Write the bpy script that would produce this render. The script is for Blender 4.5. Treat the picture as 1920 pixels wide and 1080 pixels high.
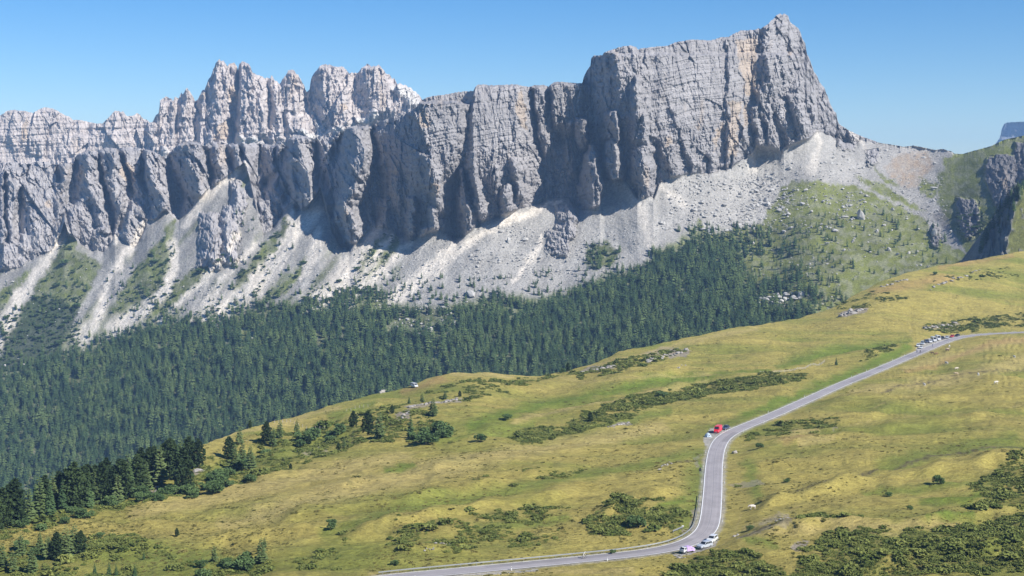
import bpy, bmesh, math, random
import numpy as np
from mathutils import Vector, Matrix

SC = bpy.context.scene
for _o in list(bpy.data.objects):
    bpy.data.objects.remove(_o)
COLL = SC.collection
RAD = math.radians

# ------------------------------------------------------------------ camera
F = 2637.0                      # focal length in pixels of a 1920 px wide frame
PITCH = math.atan(190.0 / F)    # the horizon lies 190 px above the frame's middle
cam = bpy.data.cameras.new('camera')
cam.sensor_width = 36.0
cam.lens = 36.0 * F / 1920.0
cam.clip_start = 0.5
cam.clip_end = 30000.0
camo = bpy.data.objects.new('camera', cam)
camo.location = (0, 0, 0)
camo.rotation_euler = (RAD(90) - PITCH, 0, 0)
COLL.objects.link(camo)
SC.camera = camo

# ------------------------------------------------------------------ sky and sun
TO_SUN = Vector((0.605, -0.49, 0.645)).normalized()
SUN_EL = math.asin(TO_SUN.z)
SUN_AZ = math.atan2(TO_SUN.x, TO_SUN.y)
W = bpy.data.worlds.new('World')
SC.world = W
W.use_nodes = True
wn = W.node_tree
wn.nodes.clear()
w_out = wn.nodes.new('ShaderNodeOutputWorld')
w_bg = wn.nodes.new('ShaderNodeBackground')
w_sky = wn.nodes.new('ShaderNodeTexSky')
w_sky.sky_type = 'NISHITA'
w_sky.sun_disc = False
w_sky.sun_elevation = SUN_EL
w_sky.sun_rotation = SUN_AZ
w_sky.altitude = 1800.0
w_sky.air_density = 1.0
w_sky.dust_density = 0.0
w_sky.ozone_density = 3.0
w_bg.inputs['Strength'].default_value = 0.082
w_hs = wn.nodes.new('ShaderNodeHueSaturation')
w_hs.inputs['Saturation'].default_value = 1.40
w_hs.inputs['Hue'].default_value = 0.506
wn.links.new(w_sky.outputs[0], w_hs.inputs['Color'])
wn.links.new(w_hs.outputs[0], w_bg.inputs['Color'])
wn.links.new(w_bg.outputs[0], w_out.inputs['Surface'])

sun = bpy.data.lights.new('sun', 'SUN')
sun.energy = 5.0
sun.angle = RAD(0.53)
sun.color = (1.0, 0.965, 0.90)
suno = bpy.data.objects.new('sun', sun)
suno.rotation_euler = (-TO_SUN).to_track_quat('-Z', 'Y').to_euler()
suno.location = TO_SUN * 900
COLL.objects.link(suno)

SC.view_settings.view_transform = 'Standard'
SC.view_settings.look = 'None'
SC.view_settings.gamma = 1.0
SC.view_settings.use_curve_mapping = False
SC.view_settings.exposure = 0.62
SC.render.engine = 'CYCLES'
SC.cycles.max_bounces = 4
SC.cycles.diffuse_bounces = 2
SC.cycles.glossy_bounces = 2
SC.cycles.transmission_bounces = 2
SC.cycles.transparent_max_bounces = 4
SC.cycles.volume_bounces = 0
SC.cycles.use_denoising = True

# ------------------------------------------------------------------ small maths
CP, SP = math.cos(PITCH), math.sin(PITCH)

def ray(u, v):
    """slopes a = x/y and e = z/y of the line of sight through photo pixel (u, v)"""
    px = (np.asarray(u, float) - 960.0) / F
    py = (540.0 - np.asarray(v, float)) / F
    y = CP + py * SP
    return px / y, (-SP + py * CP) / y

def e_of(v):
    return float(ray(960, v)[1])

_rs = np.random.RandomState(7)
_ang = _rs.rand(4096) * 2 * np.pi
_GX, _GY = np.cos(_ang), np.sin(_ang)

def pn(x, y, seed=0):
    """gradient noise, about -1..1"""
    x = np.asarray(x, float); y = np.asarray(y, float)
    xf = np.floor(x); yf = np.floor(y)
    ix = xf.astype(np.int64); iy = yf.astype(np.int64)
    fx = x - xf; fy = y - yf
    def g(i, j, dx, dy):
        h = (i * 374761393 + j * 668265263 + seed * 974634777) & 0xffffffff
        h = ((h ^ (h >> 13)) * 1274126177) & 0xffffffff
        h = (h ^ (h >> 16)) & 4095
        return _GX[h] * dx + _GY[h] * dy
    sx = fx * fx * fx * (fx * (fx * 6 - 15) + 10)
    sy = fy * fy * fy * (fy * (fy * 6 - 15) + 10)
    a = g(ix, iy, fx, fy); b = g(ix + 1, iy, fx - 1, fy)
    c = g(ix, iy + 1, fx, fy - 1); d = g(ix + 1, iy + 1, fx - 1, fy - 1)
    return 1.45 * ((a + (b - a) * sx) + ((c + (d - c) * sx) - (a + (b - a) * sx)) * sy)

def fbm(x, y, octv=4, seed=0, gain=0.5, lac=2.03):
    s = 0.0; amp = 1.0; f = 1.0
    for k in range(octv):
        s = s + amp * pn(x * f + 17.3 * k, y * f - 9.1 * k, seed + k)
        amp *= gain; f *= lac
    return s

def ridged(x, y, octv=4, seed=0, gain=0.5, lac=2.03):
    s = 0.0; amp = 1.0; f = 1.0
    for k in range(octv):
        s = s + amp * (1.0 - 2.0 * np.abs(pn(x * f + 7.7 * k, y * f + 3.3 * k, seed + k)))
        amp *= gain; f *= lac
    return s

def cells(x, y, seed=0):
    """flat value per Voronoi cell (0..1) and distance to the cell border"""
    xi = np.floor(x).astype(np.int64); yi = np.floor(y).astype(np.int64)
    best = np.full(x.shape, 9.0); second = np.full(x.shape, 9.0); val = np.zeros(x.shape)
    for dx in (-1, 0, 1):
        for dy in (-1, 0, 1):
            i = xi + dx; j = yi + dy
            h = (i * 374761393 + j * 668265263 + seed * 974634777) & 0xffffffff
            h = ((h ^ (h >> 13)) * 1274126177) & 0xffffffff
            h = h ^ (h >> 16)
            cx = i + (h & 1023) / 1023.0; cy = j + ((h >> 10) & 1023) / 1023.0
            d = (cx - x) ** 2 + (cy - y) ** 2
            nb = d < best
            second = np.where(nb, best, np.minimum(second, d))
            val = np.where(nb, ((h >> 20) & 1023) / 1023.0, val)
            best = np.where(nb, d, best)
    return val, np.sqrt(second) - np.sqrt(best)

def facets(x, y, seed=0):
    """broken rock faces: each Voronoi cell is a plane with its own height and tilt"""
    xi = np.floor(x).astype(np.int64); yi = np.floor(y).astype(np.int64)
    best = np.full(x.shape, 9.0); out = np.zeros(x.shape)
    for dx in (-1, 0, 1):
        for dy in (-1, 0, 1):
            i = xi + dx; j = yi + dy
            h = (i * 374761393 + j * 668265263 + seed * 974634777) & 0xffffffff
            h = ((h ^ (h >> 13)) * 1274126177) & 0xffffffff
            h = h ^ (h >> 16)
            rx = x - i - (h & 255) / 255.0; ry = y - j - ((h >> 8) & 255) / 255.0
            d = rx * rx + ry * ry
            a = ((h >> 16) & 63) / 63.0; b = ((h >> 22) & 31) / 31.0 - 0.5; c = ((h >> 27) & 31) / 31.0 - 0.5
            nb = d < best
            out = np.where(nb, a - 0.5 + 1.9 * b * rx + 1.1 * c * ry, out)
            best = np.where(nb, d, best)
    return out

def sstep(a, b, x):
    t = np.clip((x - a) / (b - a), 0, 1)
    return t * t * (3 - 2 * t)

class TPS:
    """thin plate spline through scattered points"""
    def __init__(self, pts, smooth=0.0):
        p = np.array(pts, float)
        self.c = p[:, :2] / 500.0
        n = len(p)
        A = np.zeros((n + 3, n + 3))
        A[:n, :n] = self._k(self.c, self.c) + np.eye(n) * smooth
        A[:n, n] = 1; A[:n, n + 1:] = self.c
        A[n, :n] = 1; A[n + 1:, :n] = self.c.T
        b = np.zeros(n + 3); b[:n] = p[:, 2]
        self.w = np.linalg.solve(A, b)
    @staticmethod
    def _k(a, b):
        r2 = (a[:, None, 0] - b[None, :, 0]) ** 2 + (a[:, None, 1] - b[None, :, 1]) ** 2
        return 0.5 * r2 * np.log(r2 + 1e-12)
    def __call__(self, u, v):
        u = np.asarray(u, float); v = np.asarray(v, float)
        sh = np.broadcast(u, v).shape
        q = np.stack([np.broadcast_to(u, sh).ravel(), np.broadcast_to(v, sh).ravel()], 1) / 500.0
        out = np.empty(len(q)); n = len(self.c)
        for i in range(0, len(q), 60000):
            k = self._k(q[i:i + 60000], self.c)
            out[i:i + 60000] = k @ self.w[:n] + self.w[n] + q[i:i + 60000] @ self.w[n + 1:]
        return out.reshape(sh)

def line(pts):
    p = np.array(pts, float)
    return lambda u: np.interp(u, p[:, 0], p[:, 1])

def in_poly(poly, U, V):
    m = np.zeros(U.shape, bool)
    p = np.array(poly, float)
    lo = p.min(0); hi = p.max(0)
    box = (U >= lo[0]) & (U <= hi[0]) & (V >= lo[1]) & (V <= hi[1])
    u = U[box]; v = V[box]; ins = np.zeros(u.shape, bool)
    n = len(p)
    for i in range(n):
        x0, y0 = p[i]; x1, y1 = p[(i + 1) % n]
        if y0 == y1:
            continue
        c = ((y0 > v) != (y1 > v)) & (u < (x1 - x0) * (v - y0) / (y1 - y0) + x0)
        ins ^= c
    m[box] = ins
    return m

def soft_poly(poly, U, V, amp=5.0, seed=0):
    """polygon mask with a frayed, feathered edge"""
    m = np.zeros(U.shape)
    p = np.array(poly, float)
    box = (U > p[:, 0].min() - 16) & (U < p[:, 0].max() + 16) & (V > p[:, 1].min() - 16) & (V < p[:, 1].max() + 16)
    u = U[box]; v = V[box]; s = np.zeros(u.shape)
    for k in range(6):
        a = amp * (0.35 + 0.25 * k)
        s += in_poly(poly, u + a * pn(u * 0.11 + k, v * 0.11, seed + k), v + a * pn(u * 0.11, v * 0.11 + k, seed + 20 + k))
    m[box] = s / 6.0
    return m

def stroke(pts, U, V, soft=0.5):
    """0..1 mask along a polyline of (u, v, half width)"""
    p = np.array(pts, float)
    if p.shape[1] == 2:
        p = np.hstack([p, np.full((len(p), 1), 4.0)])
    out = np.zeros(U.shape)
    mw = p[:, 2].max() * 1.6 + 2
    box = (U > p[:, 0].min() - mw) & (U < p[:, 0].max() + mw) & (V > p[:, 1].min() - mw) & (V < p[:, 1].max() + mw)
    u = U[box]; v = V[box]; best = np.zeros(u.shape)
    for a, b in zip(p[:-1], p[1:]):
        d = b[:2] - a[:2]; L2 = max(d @ d, 1e-6)
        t = np.clip(((u - a[0]) * d[0] + (v - a[1]) * d[1]) / L2, 0, 1)
        r = np.hypot(u - a[0] - t * d[0], v - a[1] - t * d[1]) / (a[2] + t * (b[2] - a[2]))
        best = np.maximum(best, 1 - sstep(1 - soft, 1 + soft * 0.6, r))
    out[box] = best
    return out

# ------------------------------------------------------------------ object helpers
def tag(o, label=None, cat=None, group=None, kind=None):
    if label: o['label'] = label
    if cat: o['category'] = cat
    if group: o['group'] = group
    if kind: o['kind'] = kind
    return o

def link(name, me, mat=None, parent=None):
    o = bpy.data.objects.new(name, me)
    COLL.objects.link(o)
    if mat is not None and me is not None and len(me.materials) == 0:
        me.materials.append(mat)
    if parent is not None:
        o.parent = parent
    return o

def empty(name, loc, rz=0.0, s=1.0):
    o = bpy.data.objects.new(name, None)
    o.empty_display_size = 0.5
    o.location = loc; o.rotation_euler = (0, 0, rz); o.scale = (s, s, s)
    COLL.objects.link(o)
    return o

def np_mesh(name, V, quads=None, tris=None, smooth=False, col=None):
    me = bpy.data.meshes.new(name)
    V = np.asarray(V, np.float32)
    parts = []; sizes = []
    if quads is not None and len(quads):
        parts.append(np.asarray(quads, np.int32).ravel()); sizes.append(np.full(len(quads), 4, np.int32))
    if tris is not None and len(tris):
        parts.append(np.asarray(tris, np.int32).ravel()); sizes.append(np.full(len(tris), 3, np.int32))
    idx = np.concatenate(parts); sz = np.concatenate(sizes)
    me.vertices.add(len(V)); me.vertices.foreach_set('co', V.ravel())
    me.loops.add(len(idx)); me.loops.foreach_set('vertex_index', idx)
    me.polygons.add(len(sz))
    st = np.concatenate([[0], np.cumsum(sz)[:-1]]).astype(np.int32)
    me.polygons.foreach_set('loop_start', st)
    me.polygons.foreach_set('use_smooth', np.full(len(sz), bool(smooth)))
    me.update(calc_edges=True)
    if col is not None:
        at = me.color_attributes.new('Col', 'FLOAT_COLOR', 'POINT')
        at.data.foreach_set('color', np.asarray(col, np.float32).ravel())
    return me

def grid_mesh(name, P, col=None, smooth=False):
    nr, nc = P.shape[:2]
    i = np.arange(nr * nc).reshape(nr, nc)
    q = np.stack([i[:-1, :-1], i[1:, :-1], i[1:, 1:], i[:-1, 1:]], -1).reshape(-1, 4)
    return np_mesh(name, P.reshape(-1, 3), quads=q, smooth=smooth, col=None if col is None else col.reshape(-1, 4))

# ------------------------------------------------------------------ materials
def new_mat(name):
    m = bpy.data.materials.new(name)
    m.use_nodes = True
    nt = m.node_tree
    b = nt.nodes['Principled BSDF']
    b.inputs['Roughness'].default_value = 0.95
    b.inputs['Specular IOR Level'].default_value = 0.12
    return m, nt, b

def N(nt, t, **kw):
    n = nt.nodes.new(t)
    for k, v in kw.items():
        setattr(n, k, v)
    return n

def math_node(nt, op, a, b=None):
    n = N(nt, 'ShaderNodeMath', operation=op)
    for i, x in enumerate((a, b)):
        if x is None: continue
        if isinstance(x, (int, float)): n.inputs[i].default_value = x
        else: nt.links.new(x, n.inputs[i])
    return n.outputs[0]

def noise_node(nt, vec, scale, detail=4, rough=0.6, stretch=None):
    n = N(nt, 'ShaderNodeTexNoise')
    n.inputs['Scale'].default_value = scale
    n.inputs['Detail'].default_value = detail
    n.inputs['Roughness'].default_value = rough
    if stretch is not None:
        mp = N(nt, 'ShaderNodeMapping')
        mp.inputs['Scale'].default_value = stretch
        nt.links.new(vec, mp.inputs['Vector'])
        vec = mp.outputs[0]
    nt.links.new(vec, n.inputs['Vector'])
    return n.outputs['Fac']

def remap(nt, x, a, b, c, d):
    n = N(nt, 'ShaderNodeMapRange')
    for i, k in enumerate((a, b, c, d)):
        n.inputs[1 + i].default_value = k
    nt.links.new(x, n.inputs[0])
    return n.outputs[0]

def scale_col(nt, col, fac):
    n = N(nt, 'ShaderNodeVectorMath', operation='SCALE')
    nt.links.new(col, n.inputs[0])
    nt.links.new(fac, n.inputs['Scale'])
    return n.outputs[0]

def bump(nt, h, dist, strength, prev=None):
    n = N(nt, 'ShaderNodeBump')
    n.inputs['Distance'].default_value = dist
    n.inputs['Strength'].default_value = strength
    nt.links.new(h, n.inputs['Height'])
    if prev is not None:
        nt.links.new(prev, n.inputs['Normal'])
    return n.outputs[0]

def mountain_mat(name):
    """limestone, scree and alpine turf; colour from the mesh, alpha = how much it is bare rock"""
    m, nt, b = new_mat(name)
    at = N(nt, 'ShaderNodeAttribute', attribute_name='Col')
    pos = N(nt, 'ShaderNodeNewGeometry').outputs['Position']
    streak = noise_node(nt, pos, 1.0, 5, 0.65, (0.09, 0.09, 0.012))
    strata = noise_node(nt, pos, 1.0, 5, 0.7, (0.012, 0.012, 0.16))
    grain = noise_node(nt, pos, 0.45, 6, 0.75)
    speck = N(nt, 'ShaderNodeTexVoronoi')
    speck.inputs['Scale'].default_value = 0.33
    nt.links.new(pos, speck.inputs['Vector'])
    sp = remap(nt, speck.outputs['Distance'], 0.0, 0.9, 0.0, 1.0)
    rockf = math_node(nt, 'MULTIPLY', remap(nt, streak, 0.3, 0.7, 0.82, 1.18), remap(nt, strata, 0.3, 0.7, 0.87, 1.13))
    rockf = math_node(nt, 'MULTIPLY', rockf, remap(nt, grain, 0.3, 0.7, 0.82, 1.16))
    soilf = math_node(nt, 'MULTIPLY', remap(nt, grain, 0.3, 0.7, 0.7, 1.3), remap(nt, speck.outputs['Color'], 0.0, 1.0, 0.82, 1.18))
    mx = N(nt, 'ShaderNodeMix')
    nt.links.new(at.outputs['Alpha'], mx.inputs[0])
    nt.links.new(soilf, mx.inputs[2]); nt.links.new(rockf, mx.inputs[3])
    nt.links.new(scale_col(nt, at.outputs['Color'], mx.outputs[0]), b.inputs['Base Color'])
    fine = noise_node(nt, pos, 1.0, 6, 0.75, (0.3, 0.3, 0.13))
    layer = noise_node(nt, pos, 1.0, 4, 0.7, (0.03, 0.03, 0.45))
    hsum = math_node(nt, 'ADD', fine, math_node(nt, 'MULTIPLY', layer, 0.35))
    hr = math_node(nt, 'MULTIPLY', hsum, at.outputs['Alpha'])
    hs = math_node(nt, 'MULTIPLY', math_node(nt, 'ADD', grain, math_node(nt, 'MULTIPLY', sp, -0.3)),
                   math_node(nt, 'MULTIPLY', math_node(nt, 'SUBTRACT', 1.0, at.outputs['Alpha']), 0.55))
    nt.links.new(bump(nt, math_node(nt, 'ADD', hr, hs), 2.6, 1.0), b.inputs['Normal'])
    return m

def meadow_mat(name):
    m, nt, b = new_mat(name)
    at = N(nt, 'ShaderNodeAttribute', attribute_name='Col')
    pos = N(nt, 'ShaderNodeNewGeometry').outputs['Position']
    fine = noise_node(nt, pos, 1.0, 5, 0.8, (0.55, 1.1, 1.1))
    mid = noise_node(nt, pos, 1.0, 4, 0.65, (0.10, 0.24, 0.24))
    f = math_node(nt, 'MULTIPLY', remap(nt, fine, 0.3, 0.7, 0.62, 1.38), remap(nt, mid, 0.3, 0.7, 0.82, 1.18))
    nt.links.new(scale_col(nt, at.outputs['Color'], f), b.inputs['Base Color'])
    h = math_node(nt, 'ADD', fine, math_node(nt, 'MULTIPLY', mid, 1.5))
    nt.links.new(bump(nt, h, 0.8, 1.0), b.inputs['Normal'])
    return m

M_MOUNT = mountain_mat('mountain_ground')
M_MEADOW = meadow_mat('meadow_turf')
# ------------------------------------------------------------------ outlines of the land
CREST = [(-140,318),(-60,310),(0,324),(4,324),(9,314),(12,306),(23,304),(40,307),(52,308),(69,303),(88,305),(106,310),(109,309),(125,307),(139,306),
 (140,297),(146,290),(158,285),(181,285),(183,283),(192,279),(200,277),(217,279),(221,281),(224,278),(240,276),(260,278),(271,281),
 (285,283),(298,290),(306,295),(312,300),(315,290),(325,281),(337,271),(350,268),(365,267),(375,271),(383,277),(388,273),(396,268),
 (411,269),(424,272),(442,273),(484,271),(513,275),(517,270),(526,269),(536,277),(540,267),(551,256),(559,256),(574,258),(586,267),
 (591,270),(593,259),(612,256),(621,249),(632,247),(640,251),(653,242),(664,236),(680,236),(695,240),(702,231),(715,227),(730,225),
 (734,219),(752,217),(765,212),(778,203),(785,197),(787,190),(802,182),(822,178.5),(833,178),(850,174),(872,171),(887,171),(890,165),
 (895,159),(906,158),(918,160),(947,159),(968,158),(975,160),(985,162),(991,163),(1002,160),(1020,159),(1026,162),(1028,163),(1033,158),
 (1039,154),(1052,153),(1068,155),(1092,156),(1094,147),(1096,141),(1100,133),(1107,123),(1108,110),(1113,104),(1129,104),(1133,98),
 (1151,92),(1163,88),(1182,85),(1192,88),(1197,93),(1201,91),(1224,88),(1253,85.6),(1267,79),(1297,74),(1320,75),(1332,76),(1351,70),
 (1367,69),(1376,63),(1390,57),(1415,56),(1422,53),(1426,54),(1440,45),(1449,36),(1459,26),(1463,25),(1466,28),(1472,25.5),(1478,30),
 (1481,41),(1486,45),(1495,51),(1501,60),(1504,72),(1511,83),(1512,100),(1517,108),(1521,119),(1526,134),(1533,144),(1536,153),(1545,164),
 (1552,180),(1557,196),(1562,205),(1568,212),(1570,224),(1573,232),(1594,246),(1617,256),(1650,268),(1672,271),(1694,275),(1714,273),
 (1725,275),(1753,281),(1769,279),(1775,282),(1783,283),(1789,288),(1803,289),(1825,283),(1858,274),(1883,262),(1920,254),(2060,215)]
FOOT = [(-140,520),(0,506),(35,502),(60,486),(100,466),(112,440),(121,415),(130,440),(165,468),(192,472),(205,462),(216,440),(226,448),(252,464),(264,448),
 (276,414),(288,412),(302,398),(312,392),(322,405),(335,412),(355,392),(385,358),(420,334),(448,310),(458,305),(466,326),(474,360),(484,405),(494,437),(508,432),(530,402),(541,384),(548,376),(556,394),(574,388),(588,372),(600,348),
 (609,380),(616,408),(625,440),(640,462),(655,468),(670,452),(690,432),(712,425),(735,428),(748,445),(775,450),(795,438),(815,430),(835,436),(856,452),
 (880,432),(905,414),(930,410),(960,394),(1000,385),(1048,370),(1066,372),(1085,392),(1105,392),(1125,384),(1135,340),(1158,334),
 (1178,345),(1195,370),(1225,370),(1236,345),(1255,332),(1290,325),(1330,325),(1365,316),(1390,300),(1412,288),(1418,272),(1450,276),
 (1470,281),(1492,266),(1520,258),(1532,246),(1545,249),(1575,262),(1600,272),(1612,262),(1640,268),(1700,277),(2060,220)]
RIDGE = [(-140,1018),(0,985),(100,955),(200,930),(280,902),(330,868),(372,838),(470,800),(560,780),(640,755),(700,740),(760,728),(800,712),(850,702),
 (900,699),(960,703),(1010,706),(1060,697),(1120,680),(1160,660),(1220,648),(1300,632),(1370,617),(1420,610),(1500,597),(1560,578),
 (1600,555),(1650,530),(1700,512),(1760,498),(1830,488),(1880,478),(1920,470),(2060,446)]
v_crest, v_foot, v_ridge = line(CREST), line(FOOT), line(RIDGE)

# slopes below the cliffs, column by column: start (row, distance), then (row, gradient) upwards
COLS = {-130: [(960,1450),(700,.36),(520,.70),(330,.8)], 0: [(940,1450),(690,.36),(500,.70),(330,.8)],
 150: [(910,1440),(650,.36),(460,.72),(330,.8)], 300: [(870,1425),(620,.36),(450,.72),(330,.8)], 450: [(830,1410),(590,.35),(420,.72),(330,.8)],
 600: [(790,1400),(570,.34),(380,.70)], 750: [(760,1392),(560,.32),(430,.66),(300,.7)], 900: [(730,1380),(560,.28),(420,.62),(300,.7)],
 1050: [(720,1370),(530,.28),(380,.62),(300,.7)], 1200: [(680,1380),(510,.28),(350,.62),(280,.7)], 1330: [(650,1380),(470,.27),(320,.55),(250,.7)],
 1450: [(630,1380),(480,.25),(360,.40),(280,.6)], 1530: [(600,1390),(440,.28),(330,.42),(245,.62)],
 1600: [(580,1420),(400,.30),(320,.4),(255,.5)], 1680: [(550,1460),(420,.30),(320,.38),(272,.42)], 1750: [(520,1500),(440,.3),(283,.4)],
 1850: [(520,1450),(280,.45)], 1950: [(520,1385),(250,.45)], 2060: [(520,1310),(220,.45)]}
_ctl = []
for _u, _c in COLS.items():
    v0, D0 = _c[0]; e0 = e_of(v0)
    _ctl.append((_u, v0, 1000.0 / D0))
    for v1, s in _c[1:]:
        nseg = max(1, int(round(abs(v0 - v1) / 90.0)))
        for k in range(1, nseg + 1):
            vk = v0 + (v1 - v0) * k / nseg
            _ctl.append((_u, vk, 1000.0 / (D0 * (s - e0) / (s - e_of(vk)))))
        D0 = D0 * (s - e0) / (s - e_of(v1)); v0 = v1; e0 = e_of(v1)
_slope = TPS(_ctl, 2e-4)

def slope_D(u, v):
    d = 1000.0 / np.clip(_slope(u, v), 0.25, 1.2)
    lean = np.interp(u, [0, 650, 900, 1250, 1500, 1700], [0.75, 0.7, 0.5, 0.1, -0.3, -0.4])
    s = u + lean * (v - 450)
    n = (ridged(s * 0.021, v * 0.004, 2, 31) * 1.8 + ridged(s * 0.06, v * 0.012, 2, 35) * 0.5) * np.interp(u, [850, 1100], [1.0, 0.25])
    n = n + fbm(u * 0.02, v * 0.03, 4, 41) * 2.2
    w = np.interp(u, [1500, 1750], [1.0, 0.7])
    return d - n * w

# buttresses: crest line from the top down, each point (u, v, width of the flank facing away from the sun, flat width, width of the sunny flank, height)
MAJOR = [
 [(4,312,8,20,60,22),(6,400,10,25,50,22),(4,500,12,25,40,20)],
 [(46,352,4,10,60,10),(53,380,9,12,60,22),(60,417,15,12,50,30),(62,470,18,10,50,30)],
 [(172,284,32,8,10,60),(164,322,26,6,36,55),(168,345,28,4,38,52),(175,370,30,4,36,48),(186,398,28,2,30,38),(190,430,20,4,30,24)],
 [(191,280,11,22,22,44),(193,319,12,20,32,42),(200,350,12,10,35,36),(208,378,10,4,34,26)],
 [(224,280,4,14,26,26),(232,310,5,18,20,26),(250,342,14,8,18,30),(263,362,20,4,16,30),(278,388,20,3,16,24)],
 [(274,281,8,18,26,36),(276,312,14,14,24,38),(290,345,24,6,26,40),(306,385,34,4,20,36),(300,400,30,3,20,20)],
 [(351,269,38,14,26,72),(354,302,40,14,26,74),(366,340,40,8,24,66),(378,366,34,4,16,48),(384,385,20,3,14,24)],
 [(223,358,8,20,34,18),(229,385,20,20,34,36),(242,415,36,8,28,44),(241,446,24,8,26,32),(240,470,20,8,26,20)],
 [(285,393,10,10,24,16),(293,415,16,8,24,20),(300,440,10,8,24,12)],
 [(407,271,20,6,20,38),(407,300,20,6,22,38),(409,332,10,4,20,24)],
 [(439,275,14,4,16,24),(444,300,18,4,16,26),(451,320,12,2,14,18)],
 [(461,274,15,20,18,20),(458,297,12,16,20,16),(465,330,12,8,22,22),(474,366,14,6,20,22)],
 [(498,274,8,20,26,16),(501,300,10,18,26,18),(508,326,16,20,26,30),(512,350,24,16,24,34),(505,380,30,10,24,36)],
 [(489,372,46,14,30,40),(490,400,44,16,26,56),(491,436,42,12,22,52)],
 [(559,257,24,6,26,52),(560,300,36,6,24,62),(572,322,40,6,20,60),(575,360,46,8,20,56),(581,390,24,6,16,36)],
 [(660,238,52,12,30,104),(670,290,70,12,24,128),(655,330,60,16,30,126),(656,355,60,10,28,132),(645,385,48,8,24,120),(654,420,40,10,26,100),(662,452,30,8,24,76)],
 [(786,190,62,75,60,76),(786,240,80,75,50,86),(786,300,80,60,50,86),(792,345,74,30,40,80),(800,400,60,20,30,56),(800,440,50,20,30,40)],
 [(893,160,10,76,34,40),(888,180,20,80,40,58),(887,230,46,82,46,74),(887,280,52,84,46,76),(892,330,44,80,50,70),(905,400,40,60,50,50)],
 [(1000,162,6,14,16,40),(1006,195,10,14,24,44),(1014,240,10,8,24,44),(1020,270,8,6,20,40)],
 [(1036,155,10,52,50,50),(1038,190,12,52,50,46),(1040,230,14,40,40,40)],
 [(1134,15,30,300,60,90),(1134,98,30,300,60,90),(1152,104,52,330,60,112),(1157,145,66,330,60,120),(1165,180,76,330,60,124),(1173,215,84,330,60,124),(1188,260,96,320,60,120),(1196,310,90,310,60,104),(1200,370,80,300,60,88)],
]
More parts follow.
